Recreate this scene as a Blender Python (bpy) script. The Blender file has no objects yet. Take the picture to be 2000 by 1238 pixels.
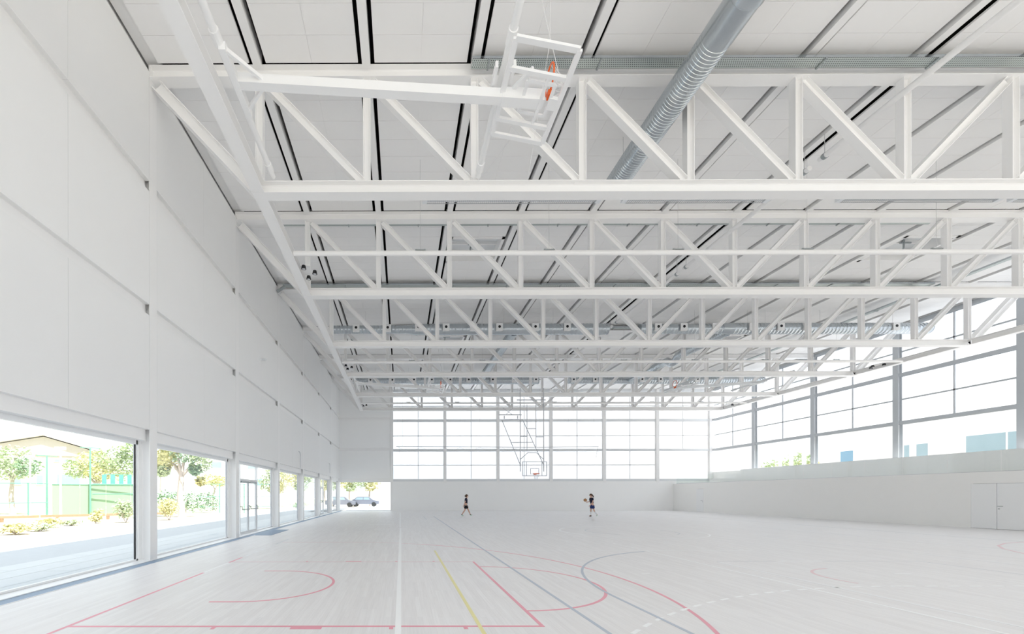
import bpy, math, random
from mathutils import Vector, Matrix
random.seed(7)
SC = bpy.context.scene
COL = SC.collection
PI = math.pi

# ------------------------------------------------------------------ camera, sky, sun, exposure
cam_d = bpy.data.cameras.new('camera'); cam = bpy.data.objects.new('camera', cam_d); COL.objects.link(cam)
cam_d.sensor_width = 36.0; cam_d.lens = 816.2 / 2000 * 36
cam_d.shift_x = (1000 - 782.0) / 2000; cam_d.shift_y = (965.8 - 619) / 2000
cam_d.clip_start = 0.05; cam_d.clip_end = 600
cam.matrix_world = (Matrix.Translation((0, 0, 1.613)) @ Matrix.Rotation(0.0021, 4, 'Z')
                    @ Matrix.Rotation(PI / 2, 4, 'X') @ Matrix.Rotation(-0.0014, 4, 'Z'))
SC.camera = cam
world = bpy.data.worlds.new('sky'); SC.world = world; world.use_nodes = True
bg = world.node_tree.nodes['Background']; bg.inputs[0].default_value = (0.90, 0.95, 1.0, 1); bg.inputs[1].default_value = 1.0
sun_d = bpy.data.lights.new('sun', 'SUN'); sun_d.energy = 6.5; sun_d.angle = 0.01; sun_d.color = (1.0, 0.985, 0.96)
sun = bpy.data.objects.new('sun', sun_d); COL.objects.link(sun)
sun.rotation_euler = Vector((-0.42, 0.30, -1.0)).to_track_quat('-Z', 'Y').to_euler()
SC.view_settings.view_transform = 'Standard'; SC.view_settings.look = 'None'
SC.view_settings.gamma = 1.0; SC.view_settings.use_curve_mapping = False
SC.view_settings.exposure = 0.86
cy = SC.cycles
cy.use_denoising = True
cy.max_bounces = 14; cy.diffuse_bounces = 10; cy.glossy_bounces = 4; cy.transmission_bounces = 8; cy.transparent_max_bounces = 12
cy.sample_clamp_indirect = 4.0; cy.caustics_reflective = False; cy.caustics_refractive = False

# ------------------------------------------------------------------ materials
def mat(name, col, rough=0.5, metal=0.0, noise=0.0, nscale=6.0, stretch=(1, 1, 1), bump=0.0, spec=0.4):
    m = bpy.data.materials.new(name); m.use_nodes = True
    nt = m.node_tree; b = nt.nodes['Principled BSDF']
    b.inputs['Base Color'].default_value = (*col, 1); b.inputs['Roughness'].default_value = rough
    b.inputs['Metallic'].default_value = metal; b.inputs['Specular IOR Level'].default_value = spec
    if noise > 0 or bump > 0:
        tc = nt.nodes.new('ShaderNodeTexCoord'); mp = nt.nodes.new('ShaderNodeMapping')
        mp.inputs['Scale'].default_value = stretch
        n = nt.nodes.new('ShaderNodeTexNoise'); n.inputs['Scale'].default_value = nscale; n.inputs['Detail'].default_value = 4
        nt.links.new(tc.outputs['Object'], mp.inputs[0]); nt.links.new(mp.outputs[0], n.inputs['Vector'])
        if noise > 0:
            mx = nt.nodes.new('ShaderNodeMix'); mx.data_type = 'RGBA'
            mx.inputs[6].default_value = (*[c * (1 - noise) for c in col], 1)
            mx.inputs[7].default_value = (*[min(1, c * (1 + noise)) for c in col], 1)
            nt.links.new(n.outputs['Fac'], mx.inputs[0]); nt.links.new(mx.outputs[2], b.inputs['Base Color'])
        if bump > 0:
            bp = nt.nodes.new('ShaderNodeBump'); bp.inputs['Strength'].default_value = bump; bp.inputs['Distance'].default_value = 0.01
            nt.links.new(n.outputs['Fac'], bp.inputs['Height']); nt.links.new(bp.outputs[0], b.inputs['Normal'])
    return m

def floor_material():
    m = bpy.data.materials.new('limed_wood_floor'); m.use_nodes = True
    nt = m.node_tree; L = nt.links.new; b = nt.nodes['Principled BSDF']
    tc = nt.nodes.new('ShaderNodeTexCoord'); mp = nt.nodes.new('ShaderNodeMapping'); mp.inputs['Rotation'].default_value = (0, 0, PI / 2)
    L(tc.outputs['Object'], mp.inputs[0])
    br = nt.nodes.new('ShaderNodeTexBrick'); br.offset = 0.37; br.inputs['Scale'].default_value = 1.0
    br.inputs['Brick Width'].default_value = 1.1; br.inputs['Row Height'].default_value = 0.07
    br.inputs['Mortar Size'].default_value = 0.0015; br.inputs['Mortar Smooth'].default_value = 1.0
    br.inputs['Color1'].default_value = (0.80, 0.785, 0.79, 1); br.inputs['Color2'].default_value = (0.845, 0.835, 0.84, 1)
    br.inputs['Mortar'].default_value = (0.765, 0.75, 0.75, 1)
    L(mp.outputs[0], br.inputs['Vector'])
    mp2 = nt.nodes.new('ShaderNodeMapping'); mp2.inputs['Scale'].default_value = (45, 1.4, 1)
    L(tc.outputs['Object'], mp2.inputs[0])
    n = nt.nodes.new('ShaderNodeTexNoise'); n.inputs['Scale'].default_value = 1.0; n.inputs['Detail'].default_value = 5
    L(mp2.outputs[0], n.inputs['Vector'])
    rp = nt.nodes.new('ShaderNodeMapRange'); rp.inputs[1].default_value = 0.3; rp.inputs[2].default_value = 0.7
    rp.inputs[3].default_value = 0.96; rp.inputs[4].default_value = 1.03
    L(n.outputs['Fac'], rp.inputs[0])
    mx = nt.nodes.new('ShaderNodeMix'); mx.data_type = 'RGBA'; mx.blend_type = 'MULTIPLY'; mx.inputs[0].default_value = 1
    L(br.outputs['Color'], mx.inputs[6]); L(rp.outputs[0], mx.inputs[7]); L(mx.outputs[2], b.inputs['Base Color'])
    b.inputs['Roughness'].default_value = 0.42; b.inputs['Specular IOR Level'].default_value = 0.35
    return m

def glass_material(name, tint, refl=0.08):
    m = bpy.data.materials.new(name); m.use_nodes = True; nt = m.node_tree; nt.nodes.clear()
    o = nt.nodes.new('ShaderNodeOutputMaterial'); t = nt.nodes.new('ShaderNodeBsdfTransparent'); t.inputs[0].default_value = (*tint, 1)
    g = nt.nodes.new('ShaderNodeBsdfGlossy'); g.inputs['Roughness'].default_value = 0.02
    fr = nt.nodes.new('ShaderNodeLayerWeight'); fr.inputs[0].default_value = 0.5
    pw = nt.nodes.new('ShaderNodeMath'); pw.operation = 'POWER'; pw.inputs[1].default_value = 5.0; nt.links.new(fr.outputs['Facing'], pw.inputs[0])
    ma = nt.nodes.new('ShaderNodeMath'); ma.operation = 'MULTIPLY_ADD'; ma.inputs[1].default_value = 0.6; ma.inputs[2].default_value = refl * 0.35; nt.links.new(pw.outputs[0], ma.inputs[0])
    mx = nt.nodes.new('ShaderNodeMixShader')
    nt.links.new(ma.outputs[0], mx.inputs[0]); nt.links.new(t.outputs[0], mx.inputs[1]); nt.links.new(g.outputs[0], mx.inputs[2])
    nt.links.new(mx.outputs[0], o.inputs[0]); return m

def poly_material():
    m = bpy.data.materials.new('milky_polycarbonate'); m.use_nodes = True; nt = m.node_tree; nt.nodes.clear()
    o = nt.nodes.new('ShaderNodeOutputMaterial')
    tl = nt.nodes.new('ShaderNodeBsdfTranslucent'); tl.inputs[0].default_value = (0.74, 0.775, 0.83, 1)
    df = nt.nodes.new('ShaderNodeBsdfDiffuse'); df.inputs[0].default_value = (0.9, 0.92, 0.95, 1)
    a = nt.nodes.new('ShaderNodeMixShader'); a.inputs[0].default_value = 0.25
    nt.links.new(tl.outputs[0], a.inputs[1]); nt.links.new(df.outputs[0], a.inputs[2]); nt.links.new(a.outputs[0], o.inputs[0]); return m

def tray_material():
    m = mat('perforated_galvanised', (0.55, 0.6, 0.58), 0.45, 0.6); nt = m.node_tree; b = nt.nodes['Principled BSDF']
    tc = nt.nodes.new('ShaderNodeTexCoord'); br = nt.nodes.new('ShaderNodeTexBrick'); br.inputs['Scale'].default_value = 1.0
    br.inputs['Brick Width'].default_value = 0.05; br.inputs['Row Height'].default_value = 0.05
    br.inputs['Mortar Size'].default_value = 0.014; br.inputs['Mortar Smooth'].default_value = 0.2
    br.inputs['Color1'].default_value = (0.12, 0.14, 0.14, 1); br.inputs['Color2'].default_value = (0.12, 0.14, 0.14, 1); br.inputs['Mortar'].default_value = (0.58, 0.63, 0.61, 1)
    nt.links.new(tc.outputs['Object'], br.inputs['Vector']); nt.links.new(br.outputs['Color'], b.inputs['Base Color']); return m

M = {}
M['wall'] = mat('white_wall_panel', (0.87, 0.87, 0.865), 0.6, noise=0.008, nscale=2)
M['steel'] = mat('white_painted_steel', (0.885, 0.88, 0.875), 0.42, noise=0.006, nscale=3)
M['steel_backlit'] = mat('backlit_toned_steel', (0.50, 0.525, 0.55), 0.45, noise=0.006, nscale=3)  # glazed-side steel: backlit shade is put into this darker colour
M['steel_grey'] = mat('pale_grey_painted_steel', (0.74, 0.76, 0.775), 0.45, noise=0.006, nscale=3)
M['tile'] = mat('white_acoustic_tile', (0.89, 0.885, 0.88), 0.8, noise=0.01, nscale=5)
M['void'] = mat('dark_roof_void', (0.012, 0.011, 0.011), 0.9)
M['plaster'] = mat('pale_plaster', (0.91, 0.91, 0.905), 0.7, noise=0.01, nscale=1.5)
M['stand'] = mat('light_beige_lining', (0.885, 0.88, 0.865), 0.6, noise=0.01, nscale=2)
M['door'] = mat('white_door_leaf', (0.87, 0.875, 0.88), 0.4)
M['floor'] = floor_material()
M['glass'] = glass_material('clear_window_glass', (0.97, 0.985, 0.99))
M['balglass'] = glass_material('greenish_balustrade_glass', (0.972, 0.986, 0.982), 0.12)
M['poly'] = poly_material()
M['clearskin'] = glass_material('clear_outer_skin', (1, 1, 1), 0.03)
M['tray'] = tray_material()
M['galv'] = mat('galvanised_duct', (0.52, 0.56, 0.59), 0.22, 0.92, noise=0.06, nscale=9)
M['galv_dark'] = mat('galvanised_bracket', (0.42, 0.45, 0.46), 0.4, 0.8)
M['nozzle'] = mat('white_nozzle_plate', (0.85, 0.85, 0.85), 0.5)
M['black'] = mat('black_plastic', (0.015, 0.015, 0.017), 0.5)
M['orange'] = mat('orange_rim_paint', (0.86, 0.14, 0.02), 0.4)
M['net'] = mat('white_cord', (0.8, 0.8, 0.8), 0.8)
M['rigwhite'] = mat('bright_white_enamel', (0.88, 0.88, 0.88), 0.3)
M['riggrey'] = mat('grey_enamel_tube', (0.58, 0.59, 0.62), 0.4)
M['cable'] = mat('steel_cable', (0.55, 0.55, 0.55), 0.4, 0.3)
M['trench'] = mat('shade_blue_floor_grille', (0.25, 0.34, 0.46), 0.5)  # grille's shadow and sky reflection are put into this blue tone
M['sill'] = mat('white_sill', (0.86, 0.87, 0.88), 0.35)
M['red'] = mat('red_court_paint', (0.83, 0.37, 0.45), 0.45, noise=0.05, nscale=20)
M['red_pale'] = mat('worn_red_court_paint', (0.82, 0.62, 0.65), 0.45)
M['white_line'] = mat('white_court_paint', (0.96, 0.97, 0.98), 0.45, noise=0.02, nscale=20)
M['white_worn'] = mat('worn_white_court_paint', (0.90, 0.91, 0.93), 0.45)
M['yellow'] = mat('pale_yellow_court_paint', (0.82, 0.76, 0.38), 0.45, noise=0.05, nscale=20)
M['blue'] = mat('grey_blue_court_paint', (0.49, 0.54, 0.62), 0.45, noise=0.05, nscale=20)
M['blue_pale'] = mat('worn_blue_court_paint', (0.68, 0.70, 0.73), 0.45)
M['lampbody'] = mat('lamp_housing', (0.8, 0.82, 0.84), 0.4)
M['chrome'] = mat('brushed_steel', (0.6, 0.61, 0.62), 0.3, 0.9)
# outdoors
M['paver'] = mat('pale_concrete_slab', (0.60, 0.63, 0.65), 0.8, noise=0.05, nscale=4)
M['asphalt'] = mat('grey_path_asphalt', (0.50, 0.53, 0.56), 0.9, noise=0.06, nscale=6)
M['joint'] = mat('dark_joint_sand', (0.16, 0.17, 0.18), 0.9)
M['earth'] = mat('pale_dry_earth', (0.62, 0.55, 0.46), 0.95, noise=0.12, nscale=1.2)
M['lawn'] = mat('dry_lawn', (0.50, 0.52, 0.34), 0.95, noise=0.15, nscale=3)
M['greenwall'] = mat('pale_green_court_wall', (0.27, 0.40, 0.26), 0.8, noise=0.04, nscale=2)
M['greensteel'] = mat('green_painted_steel', (0.14, 0.32, 0.25), 0.5)
M['greenscreen'] = mat('turquoise_screen', (0.10, 0.36, 0.29), 0.7, noise=0.08, nscale=4)
M['timber'] = mat('orange_timber_rail', (0.36, 0.22, 0.14), 0.8, noise=0.1, nscale=5)
M['render'] = mat('cream_render', (0.52, 0.47, 0.43), 0.8, noise=0.03, nscale=1)
M['render_white'] = mat('white_render', (0.70, 0.71, 0.73), 0.7, noise=0.01, nscale=1)
M['roofsheet'] = mat('pale_roof_edge', (0.55, 0.50, 0.46), 0.7)
M['darkpane'] = mat('blue_grey_window_pane', (0.26, 0.36, 0.41), 0.15, spec=0.6)
M['bluepane'] = mat('sky_blue_window_pane', (0.16, 0.30, 0.42), 0.1, spec=0.6)
M['bark'] = mat('pale_bark', (0.46, 0.40, 0.36), 0.9, noise=0.15, nscale=9, bump=0.3)
M['leaf_g'] = mat('grey_green_leaf', (0.44, 0.52, 0.32), 0.7, noise=0.35, nscale=2)
M['leaf_y'] = mat('yellow_green_leaf', (0.62, 0.60, 0.32), 0.7, noise=0.35, nscale=2)
M['leaf_d'] = mat('dark_green_leaf', (0.30, 0.43, 0.28), 0.7, noise=0.3, nscale=2)
M['carpaint'] = mat('silver_car_paint', (0.20, 0.21, 0.25), 0.3, 0.3)
M['rubber'] = mat('tyre_rubber', (0.03, 0.03, 0.03), 0.8)
# people
M['skin'] = mat('skin', (0.66, 0.42, 0.33), 0.55)
M['hair'] = mat('brown_hair', (0.075, 0.035, 0.018), 0.7)
M['navy'] = mat('navy_jersey', (0.012, 0.016, 0.045), 0.8)
M['blackcloth'] = mat('black_shorts', (0.008, 0.008, 0.012), 0.85)
M['bluecloth'] = mat('blue_shorts', (0.018, 0.04, 0.16), 0.8)
M['whitecloth'] = mat('white_sock', (0.8, 0.8, 0.82), 0.8)
M['shoe_green'] = mat('pale_green_trainer', (0.62, 0.75, 0.66), 0.6)
M['shoe_dark'] = mat('dark_trainer', (0.03, 0.04, 0.03), 0.6)
M['ball'] = mat('tan_ball_leather', (0.55, 0.30, 0.14), 0.6, noise=0.1, nscale=8)

# ------------------------------------------------------------------ mesh helpers
def tag(o, label=None, cat=None, group=None, kind=None):
    if label: o['label'] = label
    if cat: o['category'] = cat
    if group: o['group'] = group
    if kind: o['kind'] = kind
    return o

def link(name, me, parent=None, loc=None, rot=None):
    o = bpy.data.objects.new(name, me); COL.objects.link(o)
    if parent is not None: o.parent = parent
    if loc is not None: o.location = loc
    if rot is not None: o.rotation_euler = rot
    return o

def thing(name, label, cat, loc=(0, 0, 0), group=None, kind=None):
    return tag(link(name, None, None, loc), label, cat, group, kind)

class MB:
    """collects geometry (world coordinates, minus an origin) and links it as ONE mesh"""
    def __init__(s): s.v = []; s.f = []; s.m = []; s.cur = 0
    def add(s, vs, fs):
        n = len(s.v); s.v += [tuple(v) for v in vs]; s.f += [tuple(i + n for i in f) for f in fs]; s.m += [s.cur] * len(fs); return s
    def box(s, x0, x1, y0, y1, z0, z1):
        return s.add([(x0, y0, z0), (x1, y0, z0), (x1, y1, z0), (x0, y1, z0), (x0, y0, z1), (x1, y0, z1), (x1, y1, z1), (x0, y1, z1)],
                     [(0, 3, 2, 1), (4, 5, 6, 7), (0, 1, 5, 4), (1, 2, 6, 5), (2, 3, 7, 6), (3, 0, 4, 7)])
    def bar(s, p0, p1, w, d, up=(0, 0, 1)):
        """box bar from p0 to p1; w across, d along the up side"""
        p0 = Vector(p0); p1 = Vector(p1); ax = (p1 - p0).normalized(); up = Vector(up)
        if abs(ax.dot(up)) > 0.98: up = Vector((0, 1, 0))
        u = ax.cross(up).normalized(); v = u.cross(ax).normalized()
        vs = [p + u * (a * w / 2) + v * (b * d / 2) for p in (p0, p1) for a, b in ((-1, -1), (1, -1), (1, 1), (-1, 1))]
        return s.add(vs, [(3, 2, 1, 0), (4, 5, 6, 7), (0, 1, 5, 4), (1, 2, 6, 5), (2, 3, 7, 6), (3, 0, 4, 7)])
    def hbeam(s, p0, p1, sep, a, b, t=0.018, tw=0.012):
        """H section: flanges a apart along sep, b wide, web between them"""
        p0 = Vector(p0); p1 = Vector(p1); ax = (p1 - p0).normalized(); u = Vector(sep); u = (u - ax * u.dot(ax)).normalized(); v = ax.cross(u)
        h = a / 2; k = b / 2; w = tw / 2; q = h - t; r = min(0.02, (k - w) * 0.25)
        prof = [(-h, -k), (h * -1 + t, -k), (-q, -w - r), (-q + r, -w), (q - r, -w), (q, -w - r), (q, -k), (h, -k), (h, k), (q, k), (q, w + r), (q - r, w), (-q + r, w), (-q, w + r), (-q, k), (-h, k)]
        n = len(prof)
        vs = [p + u * x + v * y for p in (p0, p1) for x, y in prof]
        fs = [(i, (i + 1) % n, (i + 1) % n + n, i + n) for i in range(n)]
        for o in (0, n):
            for cap in ((0, 1, 2, 13, 14, 15), (2, 3, 12, 13), (3, 4, 11, 12), (4, 5, 10, 11), (5, 6, 7, 8, 9, 10)):
                fs.append(tuple(i + o for i in (cap if o else cap[::-1])))
        return s.add(vs, fs)
    def tube(s, pts, r, seg=10, caps=True):
        pts = [Vector(p) for p in pts]; rs = r if isinstance(r, (list, tuple)) else [r] * len(pts)
        base = len(s.v); fr = None; rings = []
        for i, p in enumerate(pts):
            d = (pts[min(i + 1, len(pts) - 1)] - pts[max(i - 1, 0)]).normalized()
            if fr is None:
                fr = d.orthogonal().normalized()
                if abs(d.z) < 0.9: fr = (Vector((0, 0, 1)) - d * d.z).normalized()
            else:
                fr = (fr - d * fr.dot(d)).normalized()
            g = d.cross(fr)
            rings.append([p + (fr * math.cos(2 * PI * k / seg) + g * math.sin(2 * PI * k / seg)) * rs[i] for k in range(seg)])
        vs = [v for ring in rings for v in ring]; fs = []
        for i in range(len(pts) - 1):
            for k in range(seg):
                fs.append((i * seg + k, i * seg + (k + 1) % seg, (i + 1) * seg + (k + 1) % seg, (i + 1) * seg + k))
        if caps:
            fs.append(tuple(range(seg))[::-1]); fs.append(tuple((len(pts) - 1) * seg + k for k in range(seg)))
        return s.add(vs, fs)
    def ball(s, c, r, seg=12, rings=8, sc=(1, 1, 1)):
        c = Vector(c); vs = [c + Vector((0, 0, r * sc[2]))]
        for i in range(1, rings):
            t = PI * i / rings
            for k in range(seg):
                a = 2 * PI * k / seg
                vs.append(c + Vector((r * sc[0] * math.sin(t) * math.cos(a), r * sc[1] * math.sin(t) * math.sin(a), r * sc[2] * math.cos(t))))
        vs.append(c - Vector((0, 0, r * sc[2]))); fs = []
        for k in range(seg): fs.append((0, 1 + k, 1 + (k + 1) % seg))
        for i in range(rings - 2):
            for k in range(seg):
                a = 1 + i * seg + k; b = 1 + i * seg + (k + 1) % seg; fs.append((a, a + seg, b + seg, b))
        l = len(vs) - 1; o = 1 + (rings - 2) * seg
        for k in range(seg): fs.append((o + k, l, o + (k + 1) % seg))
        return s.add(vs, fs)
    def mesh(s, name, mats, smooth=False, origin=(0, 0, 0)):
        me = bpy.data.meshes.new(name); ox, oy, oz = origin
        me.from_pydata([(x - ox, y - oy, z - oz) for x, y, z in s.v], [], s.f)
        for m in (mats if isinstance(mats, (list, tuple)) else [mats]): me.materials.append(m)
        if any(s.m): me.polygons.foreach_set('material_index', s.m)
        if smooth:
            me.polygons.foreach_set('use_smooth', [True] * len(me.polygons))
        me.update(); return me
    def build(s, name, mats, parent=None, smooth=False):
        """links in world coordinates; the object's origin sits at the parent's location"""
        o = (0, 0, 0)
        if parent is not None:
            q = parent; t = Vector((0, 0, 0))
            while q is not None: t += q.location; q = q.parent
            o = tuple(t)
        return link(name, s.mesh(name, mats, smooth, o), parent)

_shared = {}
def shared_box(name, dx, dy, dz, m, parent, c, key=None):
    """a box of the given size centred at c; alike boxes share mesh data"""
    k = (round(dx, 3), round(dy, 3), round(dz, 3), m.name)
    if k not in _shared: _shared[k] = MB().box(-dx / 2, dx / 2, -dy / 2, dy / 2, -dz / 2, dz / 2).mesh(name, m)
    return link(name, _shared[k], parent, c)

def smooth_by_angle(o, deg=35):
    me = o.data
    me.polygons.foreach_set('use_smooth', [True] * len(me.polygons))
    try: me.set_sharp_from_angle(angle=math.radians(deg))
    except Exception: pass
    return o

# ------------------------------------------------------------------ grid of the hall (metres; camera stands at x=0, y=0)
XL, XR = -6.13, 30.93          # inner faces of the columns on the two long sides
MOD = (XR - XL) / 7            # bay along the far wall
HM = MOD / 2                   # truss panel
U = 5.295                      # bay along the hall
Y0 = 10.336                    # centre of the first truss in view
def YN(n): return Y0 + U * n
YF, YB = 41.64, YN(-3)         # far wall, wall behind the camera
ZBB, ZBT = 8.99, 9.275         # bottom chord
ZTB, ZTT = 11.82, 12.11        # top chord
def XK(k): return XL + HM * k

# ------------------------------------------------------------------ floor and its painted lines
floor = MB().box(XL + 0.30, XR + 0.3, YB, YF + 0.35, -0.2, 0.0).build('floor', M['floor'])
tag(floor, 'limed pale wood sports floor painted with court lines', 'floor', kind='structure')
LZ = 0.0016
def stroke(name, pts, w, m, z=LZ):
    """a painted band along a polyline"""
    vs = []; fs = []
    for i, (x, y) in enumerate(pts):
        a = Vector(pts[max(i - 1, 0)]); b = Vector(pts[min(i + 1, len(pts) - 1)]); d = (b - a).normalized(); n = Vector((-d.y, d.x)) * w / 2
        vs += [(x + n.x, y + n.y, z), (x - n.x, y - n.y, z)]
    for i in range(len(pts) - 1): fs.append((2 * i, 2 * i + 1, 2 * i + 3, 2 * i + 2))
    k = len(vs); vs += [(x, y, 0.0005) for x, y, _ in vs]
    for i in range(len(pts) - 1):
        fs += [(2 * i, 2 * i + 2, 2 * i + 2 + k, 2 * i + k), (2 * i + 1, 2 * i + 1 + k, 2 * i + 3 + k, 2 * i + 3)]
    fs += [(0, k, k + 1, 1), (k - 2, k - 1, 2 * k - 1, 2 * k - 2)]
    return MB().add(vs, fs).build(name, m, floor)
def arc(cx, cy, r, a0, a1, n=48): return [(cx + r * math.cos(math.radians(a0 + (a1 - a0) * i / n)), cy + r * math.sin(math.radians(a0 + (a1 - a0) * i / n))) for i in range(n + 1)]
CYK = 7.57
stroke('red_baseline', [(-4.10, 2.0), (-4.10, 8.65)], 0.05, M['red'])
stroke('red_baseline', [(-4.10, 9.95), (-4.10, 10.75)], 0.05, M['red'])
stroke('white_baseline_dash', [(-4.10, 8.68), (-4.10, 9.93)], 0.05, M['white_line'])
for y in (11.0, 11.6, 12.2, 12.8, 13.3): stroke('white_baseline_dash', [(-4.10, y), (-4.10, y + 0.35)], 0.05, M['white_worn'])
stroke('blue_baseline', [(-4.10, 13.6), (-4.10, 15.2)], 0.05, M['blue_pale'])
stroke('red_key_line', [(-4.07, 5.12), (1.75, 5.12)], 0.05, M['red'])
stroke('red_key_line', [(-4.07, 10.02), (-1.6, 10.02)], 0.05, M['red_pale'])
stroke('red_key_line', [(-1.6, 10.02), (1.75, 10.02)], 0.05, M['red_pale'])
stroke('red_free_throw_line', [(1.725, 5.10), (1.725, 10.04)], 0.05, M['red'], LZ + 0.0004)
stroke('red_free_throw_arc', arc(1.725, CYK, 1.775, -90, 90), 0.05, M['red'])
stroke('red_no_charge_arc', [(-2.9, CYK - 1.275)] + arc(-2.52, CYK, 1.275, -90, 90) + [(-2.9, CYK + 1.275)], 0.05, M['red'])
stroke('red_three_point_arc', arc(-2.52, CYK, 6.75, -48, 62, 60), 0.05, M['red'])
stroke('red_three_point_arc', arc(-2.52, CYK, 6.75, 62, 77, 20) + [(-4.05, 14.2)], 0.05, M['red_pale'])
for x, w in ((-2.28, 0.05), (-1.155, 0.38), (-0.125, 0.05), (0.778, 0.05)):
    stroke('red_lane_mark', [(x - w / 2, 5.055), (x + w / 2, 5.055)], 0.09, M['red'])
    stroke('red_lane_mark', [(x - w / 2, 10.085), (x + w / 2, 10.085)], 0.09, M['red'])
stroke('white_long_line', [(-0.04, 1.5), (-0.04, 20.1)], 0.075, M['white_line'], LZ + 0.0008)
stroke('white_long_line', [(-0.06, 20.6), (-0.10, 37.4)], 0.075, M['white_line'], LZ + 0.0008)
stroke('yellow_line', [(0.96, 2.0), (0.96, 12.03)], 0.05, M['yellow'], LZ + 0.0008)
stroke('blue_long_line', [(2.41, 2.0), (2.41, 12.2)], 0.05, M['blue'], LZ + 0.0008)
stroke('blue_long_line', [(2.41, 12.2), (2.39, 31.1)], 0.05, M['blue'], LZ + 0.0008)
stroke('blue_area_line', [(3.36, 2.0), (3.36, 6.6)] + arc(8.95, 6.62, 5.59, 180, 112, 40), 0.05, M['blue'], LZ + 0.0008)
stroke('white_side_line', [(6.97, 2.0), (6.97, 11.92)], 0.05, M['white_line'], LZ + 0.0004)
for y in (12.28, 12.57, 12.93, 13.27, 13.66): stroke('white_floor_dash', [(6.955, y - 0.07), (6.955, y + 0.07)], 0.05, M['white_line'])
stroke('white_goal_line', [(1.2, 11.93), (6.4, 11.93)], 0.045, M['white_worn'])
stroke('white_goal_line', [(6.4, 11.93), (10.0, 11.9)], 0.05, M['white_line'])
for i in range(40):
    a = 148 - i * 2.42
    if a < 92: break
    stroke('white_floor_dash', arc(8.92, -1.75, 9.08, a, a - 1.35, 3), 0.05, M['white_line'], LZ + 0.0004)
for i in range(10): stroke('white_floor_dash', [(8.75 + i * 0.385, 7.315), (8.97 + i * 0.385, 7.315)], 0.05, M['white_line'], LZ + 0.0004)
stroke('pale_blue_line', [(7.51, 2.0), (7.51, 9.95)], 0.05, M['white_worn'], LZ + 0.0004)
stroke('white_centre_circle', arc(9.8, 18.0, 2.8, 0, 360, 72), 0.06, M['white_line'])
stroke('blue_centre_circle', arc(9.9, 18.1, 1.78, 130, 230, 24), 0.05, M['blue_pale'])
stroke('blue_centre_circle', arc(9.9, 18.1, 1.78, -50, 20, 24), 0.05, M['blue_pale'])
stroke('red_worn_arc', arc(9.42, 7.87, 1.22, 100, 195, 24), 0.05, M['red_pale'])
stroke('red_side_arc', [(22.4, 14.25), (21.6, 14.2), (20.78, 14.01), (19.6, 13.62), (18.57, 13.04), (17.6, 12.25), (16.8, 11.32), (16.3, 10.4)], 0.06, M['red_pale'])
stroke('white_side_line', [(9.9, 12.1), (9.9, 13.1)], 0.05, M['white_line'])
stroke('white_goal_line', [(9.05, 10.06), (10.1, 10.06)], 0.05, M['white_line'])
stroke('blue_worn_line', [(7.6, 10.07), (9.0, 10.07)], 0.03, M['blue_pale'])
stroke('blue_worn_line', [(10.15, 10.07), (12.4, 10.06), (12.4, 4.0)], 0.035, M['blue_pale'])
stroke('white_floor_dash', [(4.88, 8.5), (5.05, 8.5)], 0.05, M['white_line'])
stroke('white_floor_dash', [(9.95, 8.46), (10.3, 8.46)], 0.05, M['white_line'])
stroke('white_goal_line', [(-1.83, 22.55), (-0.54, 22.55)], 0.06, M['white_line'])
stroke('blue_worn_line', [(1.64, 26.9), (1.64, 30.9)], 0.05, M['blue_pale'])
stroke('blue_worn_arc', arc(2.4, 29.3, 1.78, -70, 60, 24), 0.05, M['blue_pale'])
stroke('white_side_line', [(14.0, 5.0), (14.0, 16.0)], 0.05, M['white_worn'])
stroke('white_side_line', [(17.5, 9.0), (17.5, 22.0)], 0.05, M['white_worn'])
stroke('pale_blue_line', [(20.9, 9.0), (20.9, 36.0)], 0.05, M['blue_pale'])
stroke('blue_worn_arc', arc(14.6, 33.5, 2.2, 200, 340, 24), 0.05, M['blue_pale'])

# ------------------------------------------------------------------ ceiling: tiles, purlins, dark void, roof
ceiling = MB().box(XL - 0.32, XR + 0.32, YB - 0.3, YF + 0.3, 12.62, 12.8).build('ceiling', M['void'])
tag(ceiling, 'white acoustic tile ceiling with black slots beside the purlins', 'ceiling', kind='structure')
TZ = 12.115
TILEDIM = {}
cand = []      # (distance rank, column, half, bay, row)
GAP = 0.10
def tile_cols(k):
    x0 = XK(k) + (0.10 + GAP if k else 0.22); x1 = XK(k + 1) - 0.10 - (GAP if k < 13 else 0.1)
    if k == 7: x0 += 0.16
    return x0, x1
ROWS = 8
def bay_span(n): return (YN(n) + 0.172, YN(n + 1) - 0.172)
HATCH = [(3, 1), (10, 1), (3, 3), (10, 3)]
for n in range(-3, 6):
    ya, yb = bay_span(n); ry = (yb - ya) / ROWS
    for k in range(14):
        xa, xb = tile_cols(k); w = (xb - xa) / 2
        for h in range(2):
            for r in range(ROWS):
                if (k, n) in HATCH and 2 <= r <= 4: continue
                cx, cyy = xa + w * (h + 0.5), ya + ry * (r + 0.5)
                px = 783.7 + 816 * cx / max(cyy, 0.5); py = 965.8 - 816 * (TZ - 1.613) / max(cyy, 0.5)
                vis = cyy > 1 and -120 < px < 2120 and -60 < py < 1238
                cand.append((cyy if vis else 900 + abs(cyy), cx, cyy, w - 0.008, ry - 0.008))
cand.sort()
for d, cx, cyy, w, ry in cand[:300]: shared_box('ceiling_tile', w, ry, 0.025, M['tile'], ceiling, (cx, cyy, TZ + 0.0125))
rest = MB()
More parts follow.
